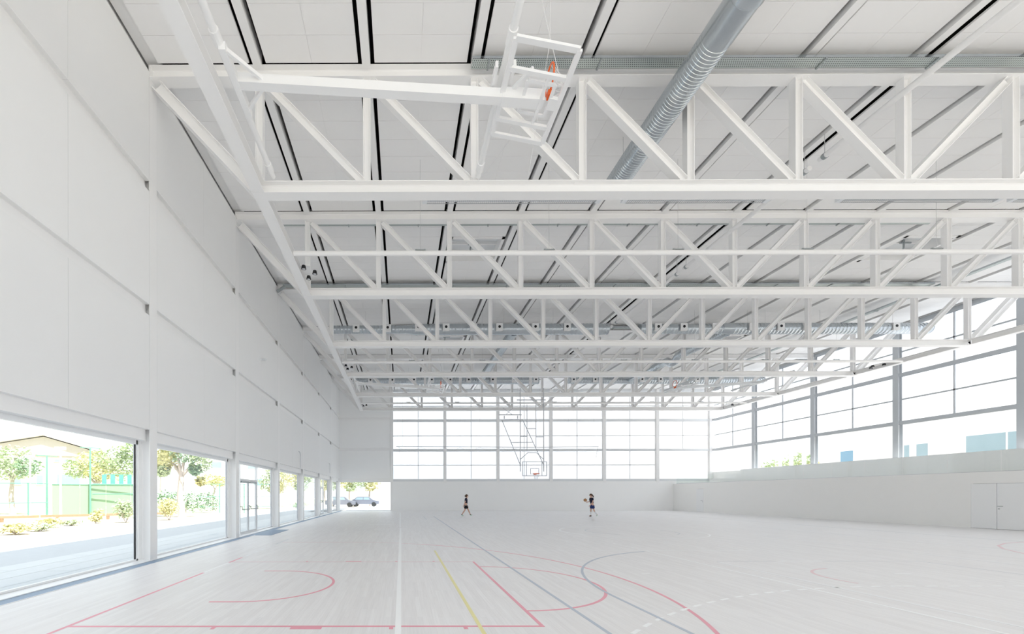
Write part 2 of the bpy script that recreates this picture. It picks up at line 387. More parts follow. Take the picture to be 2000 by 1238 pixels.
for d, cx, cyy, w, ry in cand[300:]:
    rest.add([(cx - w / 2, cyy - ry / 2, TZ), (cx + w / 2, cyy - ry / 2, TZ), (cx + w / 2, cyy + ry / 2, TZ), (cx - w / 2, cyy + ry / 2, TZ),
              (cx - w / 2, cyy - ry / 2, TZ + 0.02), (cx + w / 2, cyy - ry / 2, TZ + 0.02), (cx + w / 2, cyy + ry / 2, TZ + 0.02), (cx - w / 2, cyy + ry / 2, TZ + 0.02)],
             [(0, 3, 2, 1), (0, 1, 5, 4), (1, 2, 6, 5), (2, 3, 7, 6), (3, 0, 4, 7)])
o = rest.build('distant_tiles', M['tile'], ceiling); o['kind'] = 'stuff'
for n in range(-3, 6):
    ya, yb = bay_span(n); ry = (yb - ya) / ROWS
    for k in range(14):
        xa, xb = tile_cols(k)
        b = MB()
        if (k, n) in HATCH: b.box(xa, xb, ya, ya + 2 * ry, TZ + 0.012, TZ + 0.05); b.box(xa, xb, ya + 5 * ry, yb, TZ + 0.012, TZ + 0.05)
        else: b.box(xa, xb, ya, yb, TZ + 0.012, TZ + 0.05)
        if d is not None: b.build('tile_backing', M['tile'], ceiling)
    for k in range(1, 14):
        ln = U - 0.26
        shared_box('purlin', 0.20, ln, 0.34, M['steel'], ceiling, (XK(k), YN(n) + U / 2, 12.04 + 0.17))

MB().box(XL - 0.1, XL + 0.24, YB, YF, 12.20, 12.26).build('edge_board', M['tile'], ceiling)
# hatches let into the ceiling
def hatch(k, n, label):
    ya, yb = bay_span(n); ry = (yb - ya) / ROWS; a, b = ya + 2 * ry, ya + 5 * ry; xa, xb = tile_cols(k)
    t = thing('roof_hatch', label, 'hatch', ((xa + xb) / 2, (a + b) / 2, TZ), 'roof hatches')
    m = MB(); z0, z1 = TZ - 0.03, 12.60
    m.box(xa, xa + 0.12, a, b, z0, z1); m.box(xb - 0.12, xb, a, b, z0, z1); m.box(xa, xb, a, a + 0.12, z0, z1); m.box(xa, xb, b - 0.12, b, z0, z1)
    m.build('curb_frame', M['steel'], t)
    MB().box(xa + 0.12, xb - 0.12, a + 0.12, b - 0.12, 12.52, 12.58).build('lid', M['steel_grey'], t)
    for i in range(3):
        y = a + 0.35 + i * (b - a - 0.6) / 2
        MB().box(xa + 0.12, xb - 0.12, y, y + 0.06, 12.40, 12.52).build('stiffener', M['steel'], t)
    xm = (xa + xb) / 2
    act = MB(); act.tube([(xm - 0.1, (a + b) / 2, 12.5), (xm - 0.16, (a + b) / 2 - 0.05, 12.12), (xm - 0.12, (a + b) / 2 + 0.1, 12.02)], 0.035, 8); act.box(xm - 0.25, xm + 0.2, (a + b) / 2 - 0.03, (a + b) / 2 + 0.03, 12.34, 12.40)
    act.build('opener', M['galv_dark'], t)
hatch(3, 1, 'square roof hatch recessed in the ceiling behind the second truss, above the round tube')
hatch(10, 1, 'roof hatch recessed in the ceiling towards the glazed side, behind the second truss')
hatch(3, 3, 'small distant roof hatch above the first nozzle duct, window side')
hatch(10, 3, 'small distant roof hatch above the first nozzle duct, glazed side')

# ------------------------------------------------------------------ left wall with columns, panels, rails and windows
wl = thing('wall_left', 'white panelled long wall with steel columns above a strip of windows', 'wall', kind='structure')
MB().box(XL - 0.34, XL - 0.17, YB, YF + 0.3, 2.94, 12.65).build('wall_backing', M['wall'], wl)
tiers = [(3.205, 5.989), (6.255, 9.013), (9.268, 11.93)]
for n in range(-3, 6):
    a = YN(n) + 0.155; b = (YN(n + 1) - 0.155) if n < 5 else YF
    for z0, z1 in tiers:
        for h in range(2):
            y0, y1 = a + (b - a) * h / 2, a + (b - a) * (h + 1) / 2
            shared_box('wall_panel', 0.16, y1 - y0 - 0.006, z1 - z0, M['wall'], wl, (XL - 0.082, (y0 + y1) / 2, (z0 + z1) / 2))
    for z in (3.075, 6.122, 9.14):
        MB().box(XL - 0.17, XL - 0.11, a, b, z - 0.134, z + 0.134).build('wall_rail', M['steel'], wl)
for n in range(-3, 6):
    MB().hbeam((XL - 0.15, YN(n), -0.02), (XL - 0.15, YN(n), 12.1), (1, 0, 0), 0.30, 0.30, 0.02, 0.014).build('column', M['steel'], wl)
MB().box(XL - 0.3, XL, YF - 0.02, YF + 0.30, -0.02, 12.1).build('column', M['steel'], wl)
MB().box(XL - 0.34, XL + 0.03, YB, YF + 0.02, -0.2, 0.018).build('window_sill', M['sill'], wl)
o = MB().box(XL + 0.03, XL + 0.29, YB, YF, -0.2, 0.003).build('floor_grille', M['trench'], wl)
MB().box(XL + 0.288, XL + 0.302, YB, YF, -0.2, 0.008).build('grille_edge', M['sill'], wl)

GX = XL - 0.335
def left_window(idx, y0, y1, label, door=None):
    """floor-to-head glazing of one bay; door=(a,b) opens a glazed double door between a and b"""
    t = thing('window_%d' % idx, label, 'window', (GX, (y0 + y1) / 2, 0), kind='structure')
    z0, z1 = 0.02, 2.94
    fr = MB(); w = 0.05
    fr.box(GX - 0.04, GX + 0.04, y0, y1, z1 - 0.10, z1); fr.box(GX - 0.04, GX + 0.04, y0, y1, z0, z0 + 0.035)
    fr.box(GX - 0.04, GX + 0.04, y0, y0 + w, z0, z1); fr.box(GX - 0.04, GX + 0.04, y1 - w, y1, z0, z1)
    fr.build('frame', M['sill'], t)
    MB().box(GX - 0.012, GX + 0.02, y1 - w - 0.02, y1 - w, z0 + 0.03, z1 - 0.1).build('gasket', M['black'] if idx == 3 else M['riggrey'], t)
    if door is None:
        MB().box(GX - 0.008, GX + 0.008, y0 + w, y1 - w - 0.02, z0 + 0.035, z1 - 0.10).build('pane', M['glass'], t)
        return t
    a, b = door; m = (a + b) / 2
    MB().box(GX - 0.008, GX + 0.008, y0 + w, a - 0.05, z0 + 0.035, z1 - 0.10).build('pane', M['glass'], t)
    MB().box(GX - 0.008, GX + 0.008, b + 0.05, y1 - w - 0.02, z0 + 0.035, z1 - 0.10).build('pane', M['glass'], t)
    MB().box(GX - 0.008, GX + 0.008, a, b, 2.26, z1 - 0.10).build('pane', M['glass'], t)
    f2 = MB(); f2.box(GX - 0.04, GX + 0.06, a - 0.05, a, z0, z1 - 0.1); f2.box(GX - 0.04, GX + 0.06, b, b + 0.05, z0, z1 - 0.1); f2.box(GX - 0.04, GX + 0.06, a, b, 2.18, 2.26)
    f2.build('door_frame', M['sill'], t)
    for y, yy, s in ((a, m - 0.01, 1), (m + 0.01, b, -1)):
        lf = MB(); q = 0.055
        lf.box(GX - 0.02, GX + 0.03, y, yy, 0.03, 0.12); lf.box(GX - 0.02, GX + 0.03, y, yy, 2.10, 2.17)
        lf.box(GX - 0.02, GX + 0.03, y, y + q, 0.12, 2.10); lf.box(GX - 0.02, GX + 0.03, yy - q, yy, 0.12, 2.10)
        leaf = lf.build('door_leaf', M['steel_grey'], t)
        MB().box(GX - 0.006, GX + 0.012, y + q, yy - q, 0.12, 2.10).build('pane', M['glass'], leaf)
        pb = MB(); pb.tube([(GX + 0.03, y + 0.04, 1.16), (GX + 0.12, y + 0.05, 1.12), (GX + 0.12, y + 0.06, 1.02)], 0.018, 8); pb.tube([(GX + 0.12, y + 0.06, 1.02), (GX + 0.12, yy - 0.06, 1.02)], 0.022, 8)
        pb.tube([(GX + 0.03, yy - 0.04, 1.16), (GX + 0.12, yy - 0.05, 1.12), (GX + 0.12, yy - 0.06, 1.02)], 0.018, 8)
        pb.build('panic_bar', M['galv_dark'], leaf)
        cl = MB().box(GX + 0.03, GX + 0.09, y + 0.05, yy - 0.1, 2.11, 2.17); cl.build('door_closer', M['galv_dark'], leaf)
    return t
WLAB = {-1: 'largest window pane, nearest the camera, overlooking the court wall', 0: 'second window from the camera, framing the pale trunked tree',
        1: 'third window bay holding the near glazed double door', 2: 'fourth window bay, plain pane after the near glass door',
        3: 'fifth window bay, plain pane before the far glass door', 4: 'sixth window bay holding the far glazed double door', 5: 'narrow last window bay by the far corner'}
for n in range(-3, 6):
    y0 = YN(n) + 0.16; y1 = (YN(n + 1) - 0.16) if n < 5 else YF - 0.02
    door = (y0 + 0.85, y0 + 2.75) if n in (1, 4) else None
    left_window(n + 4, y0, y1, WLAB.get(n, 'window bay behind the camera' + (' by the back corner' if n == -3 else '')), door)
mt = MB(); mt.add([(XL + 0.02, YN(1) + 1.0, 0.02), (XL + 0.75, YN(1) + 1.6, 0.004), (XL + 0.75, YN(2) - 0.6, 0.004), (XL + 0.02, YN(2) - 0.2, 0.02)], [(0, 1, 2, 3)])
mt = MB().box(XL + 0.305, XL + 0.95, YN(1) + 1.0, YN(1) + 3.6, 0.0, 0.012).build('entrance_mat', M['trench'])
tag(mt, 'blue-grey entrance mat on the floor inside the near glass door', 'mat')

# ------------------------------------------------------------------ glazed walls of milky polycarbonate
_poly = {}
def poly_panel(axis, c, w, h, parent):
    """panel w wide and h high; axis 'x' faces the hall along -x, 'y' along -y (or +y behind the camera)"""
    k = (axis, round(w, 3), round(h, 3))
    if k not in _poly:
        b = MB(); t = 0.03
        if axis == 'x': b.box(0, t, -w / 2, w / 2, -h / 2, h / 2); inner = 5
        elif axis == 'y': b.box(-w / 2, w / 2, 0, t, -h / 2, h / 2); inner = 2
        else: b.box(-w / 2, w / 2, -t, 0, -h / 2, h / 2); inner = 4
        b.m = [0 if i == inner else 1 for i in range(6)]
        _poly[k] = b.mesh('panel', [M['poly'], M['clearskin']])
    return link('panel', _poly[k], parent, c)
ZR = [2.92, 5.91, 8.88, 11.86]     # main rails (bottom edges), 0.24 high
ZM = [4.55, 7.48, 10.45]           # thin rails between them
wf = thing('wall_far', 'far end wall glazed with milky panels above a plain white base', 'wall', kind='structure')
XC1 = XK(2) - 0.10                 # first far column, where the solid corner bay ends
MB().box(XC1, XR + 0.3, YF, YF + 0.3, -0.1, 2.92).build('base_wall', M['plaster'], wf)
for z0, z1 in tiers: MB().box(XL, XC1 - 0.16, YF, YF + 0.2, z0, z1).build('wall_panel', M['plaster'], wf)
MB().box(XL - 0.3, XC1, YF + 0.1, YF + 0.3, 2.94, 12.65).build('wall_backing', M['plaster'], wf)
for z in (2.94, 6.0, 9.02): MB().box(XL, XC1 - 0.16, YF + 0.05, YF + 0.12, z, z + 0.24).build('wall_rail', M['steel'], wf)
cols_x = [XL + MOD * i - 0.10 for i in range(1, 8)]
for x in cols_x:
    MB().hbeam((x, YF + 0.13, 0 if x == cols_x[0] else 2.80), (x, YF + 0.13, 12.2), (0, 1, 0), 0.30, 0.28, 0.02, 0.014).build('column', M['steel'], wf)
for i in range(6):
    xa, xb = cols_x[i] + 0.14, cols_x[i + 1] - 0.14; xm = (xa + xb) / 2
    for z in ZR: MB().hbeam((xa, YF + 0.15, z + 0.12), (xb, YF + 0.15, z + 0.12), (0, 1, 0), 0.18, 0.24, 0.012, 0.012).build('main_rail', M['steel_grey'], wf)
    for j, z in enumerate(ZM):
        if i == 5 and j == 0: continue
        MB().box(xa, xb, YF + 0.20, YF + 0.26, z - 0.04, z + 0.04).build('thin_rail', M['steel_grey'], wf)
    for j in range(3):
        z0, z1 = ZR[j] + 0.24, ZR[j + 1]
        if i == 5 and j == 0:
            poly_panel('y', (xm, YF + 0.26, (z0 + z1) / 2), xb - xa, z1 - z0, wf); continue
        MB().box(xm - 0.03, xm + 0.03, YF + 0.20, YF + 0.26, z0, z1).build('mullion', M['steel_grey'], wf)
        for za, zb in ((z0, ZM[j] - 0.04), (ZM[j] + 0.04, z1)):
            for u, v in ((xa, xm - 0.03), (xm + 0.03, xb)): poly_panel('y', ((u + v) / 2, YF + 0.26, (za + zb) / 2), v - u, zb - za, wf)
MB().box(XL - 0.3, XR + 0.3, YF, YF + 0.4, 12.1, 12.65).build('top_beam', M['steel'], wf)
t = thing('window_20', 'low corner window in the far wall showing trees and parked cars', 'window', (0, YF, 0), kind='structure')
MB().box(XL - 0.1, XC1 - 0.14, YF + 0.2, YF + 0.216, 0.05, 2.9).build('pane', M['glass'], t)
fr = MB().box(XL - 0.1, XC1 - 0.14, YF + 0.16, YF + 0.24, 0, 0.05).box(XL - 0.1, XC1 - 0.14, YF + 0.16, YF + 0.24, 2.86, 2.94); fr.build('frame', M['sill'], t)

wr = thing('wall_right', 'tall glazed long wall of milky panels on rails toned grey for backlight above the stand', 'wall', kind='structure')
MB().box(XR + 0.02, XR + 0.3, YB, YF, -0.1, 3.80).build('base_wall', M['stand'], wr)
for n in range(-3, 6):
    MB().hbeam((XR + 0.15, YN(n), 2.7), (XR + 0.15, YN(n), 12.1), (1, 0, 0), 0.30, 0.30, 0.02, 0.014).build('column', M['steel_backlit'], wr)
for n in range(-3, 6):
    a = YN(n) + 0.15; b = (YN(n + 1) - 0.15) if n < 5 else YF; m = (a + b) / 2
    for z in ZR[1:]: MB().hbeam((XR + 0.13, a, z + 0.11), (XR + 0.13, b, z + 0.11), (1, 0, 0), 0.2, 0.22, 0.012, 0.012).build('main_rail', M['steel_backlit'], wr)
    for z in ZM[1:]: MB().box(XR + 0.17, XR + 0.24, a, b, z - 0.045, z + 0.045).build('thin_rail', M['steel_backlit'], wr)
    for j in (1, 2):
        z0, z1 = ZR[j] + 0.22, ZR[j + 1]
        MB().box(XR + 0.17, XR + 0.24, m - 0.03, m + 0.03, z0, z1).build('mullion', M['steel_backlit'], wr)
        for za, zb in ((z0, ZM[j] - 0.045), (ZM[j] + 0.045, z1)):
            for u, v in ((a, m - 0.03), (m + 0.03, b)): poly_panel('x', (XR + 0.24, (u + v) / 2, (za + zb) / 2), v - u, zb - za, wr)
    if n == 5: poly_panel('x', (XR + 0.2, m, (3.8 + ZR[1]) / 2), b - a, ZR[1] - 3.8, wr)
    else: MB().box(XR + 0.2, XR + 0.215, a, b, 3.80, ZR[1]).build('clear_pane', M['glass'], wr)
MB().box(XR, XR + 0.35, YB - 0.3, YF + 0.3, 12.1, 12.65).build('top_beam', M['steel'], wr)

wb = thing('wall_back', 'unseen end wall behind the camera, glazed clear to add daylight', 'wall', kind='structure')  # unseen wall; its panes are made clear to bring in extra sun and sky
MB().box(XL - 0.3, XR + 0.3, YB - 0.3, YB, -0.1, 2.92).build('base_wall', M['plaster'], wb)
for i in range(7):
    xa, xb = XL + MOD * i + 0.14, XL + MOD * (i + 1) - 0.14
    MB().hbeam((xa - 0.14, YB - 0.15, 0), (xa - 0.14, YB - 0.15, 12.2), (0, 1, 0), 0.28, 0.28).build('column', M['steel'], wb)
    for z in ZR: MB().box(xa, xb, YB - 0.2, YB - 0.05, z, z + 0.24).build('main_rail', M['steel_grey'], wb)
    for j in range(3): shared_box('pane', xb - xa, 0.015, ZR[j + 1] - ZR[j] - 0.24, M['glass'], wb, ((xa + xb) / 2, YB - 0.13, (ZR[j] + 0.24 + ZR[j + 1]) / 2))
MB().box(XL - 0.3, XR + 0.3, YB - 0.35, YB, 12.1, 12.65).build('top_beam', M['steel'], wb)

# ------------------------------------------------------------------ spectator stand with flush doors and glass balustrade
XS = 27.07
ws = thing('wall_stand', 'plain beige front wall of the raised spectator stand', 'wall', kind='structure')
D = [(18.2, 19.92), (37.5, 38.4)]
ys = [YB, D[0][0], D[0][1], D[1][0], D[1][1], YF]
for a, b in ((ys[0], ys[1]), (ys[2], ys[3]), (ys[4], ys[5])): MB().box(XS, XS + 0.2, a, b, -0.05, 2.63).build('front_panel', M['stand'], ws)
for a, b in D: MB().box(XS, XS + 0.2, a, b, 2.09, 2.63).build('front_panel', M['stand'], ws)
for a, b in D: MB().box(XS + 0.12, XS + 0.2, a, b, -0.05, 2.09).build('door_recess', M['black'], ws)
st = thing('bleacher_stand', 'white stepped bleacher rising behind the glass balustrade', 'stand', (XS + 2, 18, 2.6), kind='structure')
MB().box(XS + 0.2, XR + 0.02, YB, YF, 2.40, 2.62).build('walkway', M['stand'], st)
for i, (x, z) in enumerate(((28.3, 3.0), (29.1, 3.4), (29.9, 3.8))):
    MB().box(x, XR + 0.02, YB, 38.4 - 0.75 * i, 2.62 if i == 0 else z - 0.4, z).build('step', M['wall'], st)
def flush_door(idx, leaves, label, hy):
    t = thing('door_%d' % idx, label, 'door', (XS, leaves[0][0], 0), kind='structure')
    for i, (a, b) in enumerate(leaves):
        lf = MB().box(XS - 0.004, XS + 0.05, a + 0.008, b - 0.008, 0.012, 2.082).build('leaf', M['door'], t)
        if i == 0:
            h = MB(); h.tube([(XS - 0.004, hy, 1.05), (XS - 0.06, hy, 1.05)], 0.012, 8); h.tube([(XS - 0.06, hy + 0.01, 1.05), (XS - 0.06, hy - 0.16 * (1 if len(leaves) > 1 else -1), 1.05)], 0.012, 8)
            h.build('handle', M['galv_dark'], lf)
            MB().tube([(XS - 0.004, hy, 0.93), (XS - 0.02, hy, 0.93)], 0.028, 10).build('keyhole_rose', M['galv_dark'], lf)
flush_door(1, [(18.2, 19.05), (19.05, 19.92)], 'white flush double door with a lever handle in the stand wall', 18.98)
flush_door(2, [(37.5, 38.4)], 'white flush single door at the far end of the stand wall', 37.6)
bal = thing('glass_balustrade', 'frameless glass balustrade along the top of the stand wall', 'balustrade', (XS + 0.1, 20, 2.63))
y = 41.3
while y > 7:
    MB().box(XS + 0.10, XS + 0.115, y - 1.835, y - 0.012, 2.64, 3.60).build('glass_panel', M['balglass'], bal); y -= 1.86
for a, b in ((27.2, 29.0), (29.02, 30.85)): MB().box(a, b, 41.3, 41.315, 2.64, 3.60).build('glass_panel', M['balglass'], bal)
MB().box(XS + 0.08, XS + 0.135, 6.9, 41.32, 2.631, 2.66).build('base_channel', M['chrome'], bal)

# ------------------------------------------------------------------ steel roof trusses
TLAB = ['nearest white steel truss, bottom chord widest across the picture', 'second white steel truss from the camera, behind the first round roller tube',
        'third white steel truss from the camera, just in front of the nearer nozzle duct', 'fourth white steel truss, directly behind the nearer nozzle duct',
        'fifth white steel truss, in front of the farther nozzle duct', 'farthest white steel truss, seen against the bright far wall']
for n in range(6):
    yc = YN(n); t = thing('roof_truss', TLAB[n], 'truss', (XK(7), yc, ZBB), 'white roof trusses')
    MB().hbeam((XL, yc, (ZTB + ZTT) / 2), (XR, yc, (ZTB + ZTT) / 2), (0, 0, 1), ZTT - ZTB, 0.30).build('top_chord', M['steel'], t)
    MB().hbeam((XK(1) - 0.15, yc, (ZBB + ZBT) / 2), (XK(13) + 0.15, yc, (ZBB + ZBT) / 2), (0, 0, 1), ZBT - ZBB, 0.30).build('bottom_chord', M['steel'], t)
    post = MB().hbeam((0, 0, ZBT), (0, 0, ZTB), (1, 0, 0), 0.18, 0.18, 0.014, 0.01).mesh('web_post', M['steel'])
    for k in range(1, 14): link('web_post', post, t, (XK(k) - XK(7), 0, -ZBB))
    dx = HM - 0.26
    dia = {s: MB().hbeam((-s * dx / 2, 0, ZTB - 0.04), (s * dx / 2, 0, ZBT + 0.04), (1, 0, 1), 0.19, 0.19, 0.014, 0.01).mesh('diagonal', M['steel']) for s in (1, -1)}
    for k in range(1, 13): link('diagonal', dia[1 if k < 7 else -1], t, ((XK(k) + XK(k + 1)) / 2 - XK(7), 0, -ZBB))
    MB().hbeam((XL + 0.12, yc, ZTB - 0.12), (XK(1) - 0.08, yc, ZBB + 0.12), (1, 0, 1), 0.26, 0.26).build('end_diagonal', M['steel'], t)
    MB().hbeam((XR - 0.12, yc, ZTB - 0.12), (XK(13) + 0.08, yc, ZBB + 0.12), (1, 0, 1), 0.26, 0.26).build('end_diagonal', M['steel'], t)
for x, lb in ((XK(1), 'long white beam running along the window side at truss bottom level'), (XK(13), 'long white beam running along the glazed side at truss bottom level')):
    b = MB()
    for n in range(-3, 5):
        if n == -3: b.hbeam((x, YB, (ZBB + ZBT) / 2), (x, YN(-1), (ZBB + ZBT) / 2), (0, 0, 1), ZBT - ZBB - 0.006, 0.30); continue
        if n == -2: continue
        b.hbeam((x, YN(n) + (0.151 if n >= 0 else 0), (ZBB + ZBT) / 2), (x, YN(n + 1) - 0.151, (ZBB + ZBT) / 2), (0, 0, 1), ZBT - ZBB - 0.006, 0.30)
    tag(b.build('edge_beam', M['steel']), lb, 'beam')

# ------------------------------------------------------------------ ventilation ducts
def ribbed(p0, p1, r, step=0.13, seg=28, rib=0.012):
    """round spiral duct: points and radii with small ribs"""
    p0 = Vector(p0); p1 = Vector(p1); d = p1 - p0; n = max(2, int(d.length / step)); pts = []; rs = []
    for i in range(n):
        for f, q in ((0, 0), (0.80, 0), (0.86, rib), (0.94, rib)):
            pts.append(p0 + d * ((i + f) / n)); rs.append(r + q)
    pts.append(p1); rs.append(r)
    return pts, rs
DZ = 11.05
YD1, YD2 = 23.9, 34.7
X1, X2 = 6.54, 18.9
t = thing('main_duct', 'wide galvanised spiral duct running overhead along the hall through the trusses', 'duct', (X1, 14, DZ))
p, r = ribbed((X1, 8.6, DZ), (X1, 12.9, DZ), 0.315, 0.075, rib=0.006); smooth_by_angle(MB().tube(p, r, 28).build('spiral_pipe', M['galv'], t), 50)
smooth_by_angle(MB().tube([(X1, 7.9, DZ), (X1, 8.6, DZ)], 0.325, 28).build('sleeve', M['galv'], t))
p, r = ribbed((X1, 4.5, DZ), (X1, 7.9, DZ), 0.33, 0.3); smooth_by_angle(MB().tube(p, r, 28).build('spiral_pipe', M['galv'], t), 50)
for y in (7.6, 12.3): MB().tube([(X1, y, DZ + 0.3), (X1, y, 12.12)], 0.006, 6).build('hanger_rod', M['cable'], t)
t = thing('link_duct', 'galvanised duct with an elbow linking the two nozzle ducts, window side', 'duct', (X1, 29, DZ))
p, r = ribbed((X1, YD1 + 0.36, DZ), (X1, YD2 - 0.36, DZ), 0.26, 0.16); smooth_by_angle(MB().tube(p, r, 20).build('spiral_pipe', M['galv'], t), 50)
t = thing('branch_duct', 'short galvanised duct with elbows linking the two nozzle ducts, glazed side', 'duct', (X2, 29, DZ))
p, r = ribbed((X2, YD1 + 0.36, DZ), (X2, 28.2, DZ), 0.27, 0.16); smooth_by_angle(MB().tube(p, r, 20).build('spiral_pipe', M['galv'], t), 50)
smooth_by_angle(MB().tube([(X2, 28.2, DZ), (X2, 28.5, DZ), (X2, 28.9, DZ - 0.28), (X2, 29.3, DZ - 0.3), (X2, 29.7, DZ), (X2, 30.0, DZ)], 0.265, 20).build('elbow', M['galv'], t), 60)
p, r = ribbed((X2, 30.0, DZ), (X2, YD2 - 0.3, DZ), 0.25, 0.16); smooth_by_angle(MB().tube(p, r, 20).build('spiral_pipe', M['galv'], t), 50)
def nozzle_duct(y, segs, nozzles, label):
    xa, xb = segs[0][0], segs[-1][1]
    t = thing('nozzle_duct', label, 'duct', ((xa + xb) / 2, y, DZ), 'nozzle ducts')
    for a, b, rad in segs:
        p, r = ribbed((a, y, DZ), (b, y, DZ), rad, 0.2, rib=0.01); smooth_by_angle(MB().tube(p, r, 20).build('spiral_pipe', M['galv'], t), 50)
    for a, b, rad in segs[:-1]: smooth_by_angle(MB().tube([(b - 0.15, y, DZ), (b + 0.35, y, DZ)], [rad + 0.01, segs[1][2] + 0.012], 20).build('reducer', M['galv'], t))
    for x in nozzles:
        rad = [q for a, b, q in segs if a <= x <= b + 0.01][0] if any(a <= x <= b + 0.01 for a, b, q in segs) else 0.3
        pl = MB().box(x - 0.19, x + 0.19, y - rad - 0.05, y - rad + 0.12, DZ - 0.20, DZ + 0.20).build('nozzle_plate', M['nozzle'], t)
        MB().tube([(x, y - rad - 0.062, DZ + 0.02), (x, y - rad - 0.03, DZ + 0.02)], 0.075, 14).build('nozzle_hole', M['black'], pl)
    for i in range(4):
        x = xa + (xb - xa) * (i + 0.5) / 4; MB().tube([(x, y, DZ + 0.2), (x, y, 12.12)], 0.006, 6).build('hanger_rod', M['cable'], t)
def nx(y, xs): return [(x - 783) * (y - 0.3) / 816 for x in xs]
nozzle_duct(YD1, [(-4.0, 0.55, 0.22), (0.9, 11.8, 0.30)], nx(YD1, (695, 757, 817, 871, 924, 975, 1045, 1107)), 'nearer round duct with square white nozzles, half on the window side')
nozzle_duct(YD1, [(13.6, 18.4, 0.27), (18.7, 30.1, 0.30)], nx(YD1, (1285, 1335, 1397, 1468, 1523, 1574, 1747)), 'nearer round duct with square white nozzles, half on the glazed side')
nozzle_duct(YD2, [(-4.0, 0.9, 0.22), (1.2, 11.4, 0.28)], nx(YD2, (685, 723, 766, 808, 843, 879, 915, 962, 1004, 1046)), 'farther round duct with square white nozzles, half on the window side')
nozzle_duct(YD2, [(13.9, 18.4, 0.26), (18.7, 30.0, 0.28)], nx(YD2, (1120, 1162, 1253, 1289, 1361, 1446)), 'farther round duct with square white nozzles, half on the glazed side')

# ------------------------------------------------------------------ cable trays, roller tubes, hanging pipe, luminaires
def tray(x0, x1, y0, y1, z, label):
    t = thing('cable_tray', label, 'cable tray', ((x0 + x1) / 2, (y0 + y1) / 2, z), 'cable trays')
    MB().box(x0, x1, y0, y1, z, z + 0.004).build('tray_floor', M['tray'], t)
    if x1 - x0 > y1 - y0:
        MB().box(x0, x1, y0, y0 + 0.004, z, z + 0.07).build('side_lip', M['galv'], t); MB().box(x0, x1, y1 - 0.004, y1, z, z + 0.07).build('side_lip', M['galv'], t)
        n = int((x1 - x0) / HM)
        for i in range(n): x = x0 + 0.4 + i * HM; MB().box(x - 0.02, x + 0.02, y0 - 0.01, y1 + 0.02, z - 0.03, z).build('bracket', M['galv_dark'], t)
    else:
        MB().box(x0, x0 + 0.004, y0, y1, z, z + 0.07).build('side_lip', M['galv'], t); MB().box(x1 - 0.004, x1, y0, y1, z, z + 0.07).build('side_lip', M['galv'], t)
        n = int((y1 - y0) / U)
        for i in range(n): y = y0 + 2.0 + i * U; MB().box(x0 - 0.01, x1 + 0.01, y - 0.02, y + 0.02, z - 0.03, z).build('bracket', M['galv_dark'], t)
    return t
tray(1.70, 26.0, 9.87, 10.11, 11.90, 'perforated cable tray in front of the nearest truss top chord')
tray(XL + 1.1, 20.0, YN(1) + 0.155, YN(1) + 0.27, 11.83, 'perforated cable tray behind the second truss top chord')
t = tray(XL + 0.35, 26.1, YN(2) - 0.46, YN(2) - 0.22, 11.88, 'perforated cable tray in front of the third truss top chord')
MB().bar((XL + 0.02, YN(2) - 0.34, 11.62), (XL + 0.4, YN(2) - 0.34, 11.87), 0.2, 0.05).build('drop_bend', M['galv_dark'], t)
tray(-0.5, 26.0, YN(3) - 0.46, YN(3) - 0.22, 11.88, 'distant cable tray in front of the fourth truss top chord')
tray(26.14, 26.38, 10.6, 37.0, 11.74, 'cable tray running along the hall near the glazed side')
def roller(y, label):
    t = thing('roller_tube', label, 'tube', (12.4, y, 9.06), 'divider curtain roller tubes')
    smooth_by_angle(MB().tube([(XK(1) + 0.17, y, 9.06), (XK(13) - 0.17, y, 9.06)], 0.075, 14).build('tube', M['steel'], t))
    for i in range(8):
        x = 0.6 + i * 3.97
        if x > 28: break
        c = MB().box(x - 0.16, x + 0.16, y - 0.05, y + 0.05, 9.13, 9.16); c.tube([(x - 0.13, y, 9.1), (x - 0.13, y, 9.18)], 0.03, 8); c.tube([(x + 0.13, y, 9.1), (x + 0.13, y, 9.18)], 0.03, 8)
        c.build('clamp', M['galv_dark'], t)
        MB().tube([(x, y, 9.16), (x, y, 11.95)], 0.004, 5).build('hanger_rod', M['cable'], t)
roller(12.9, 'nearest white roller tube spanning the hall below the trusses')
roller(23.5, 'middle white roller tube spanning the hall, fourth bay')
roller(34.1, 'farthest white roller tube spanning the hall before the far wall')
t = thing('hanging_pipe', 'white pipe hung below a ceiling purlin along the hall centre', 'pipe', (12.3, 14, 11.4))
for a, b in ((4.8, 12.3), (12.6, 18.2), (18.5, 24.0), (24.4, 31.0)):
    smooth_by_angle(MB().tube([(12.3, a, 11.42), (12.3, b, 11.42)], 0.075, 12).build('pipe_section', M['steel'], t))
    for y in (a + 0.15, b - 0.15):
        MB().tube([(12.3, y - 0.04, 11.42), (12.3, y + 0.04, 11.42)], 0.088, 12).build('collar', M['galv_dark'], t)
        MB().tube([(12.3, y, 11.49), (12.3, y, 12.04)], 0.008, 6).build('hanger_rod', M['cable'], t)
LL = ['grilled strip luminaire behind the nearest truss bottom chord, closest to the window wall', 'second grilled strip luminaire behind the nearest truss bottom chord',
      'third grilled strip luminaire behind the nearest truss bottom chord', 'grilled strip luminaire behind the nearest truss, cut by the picture edge']
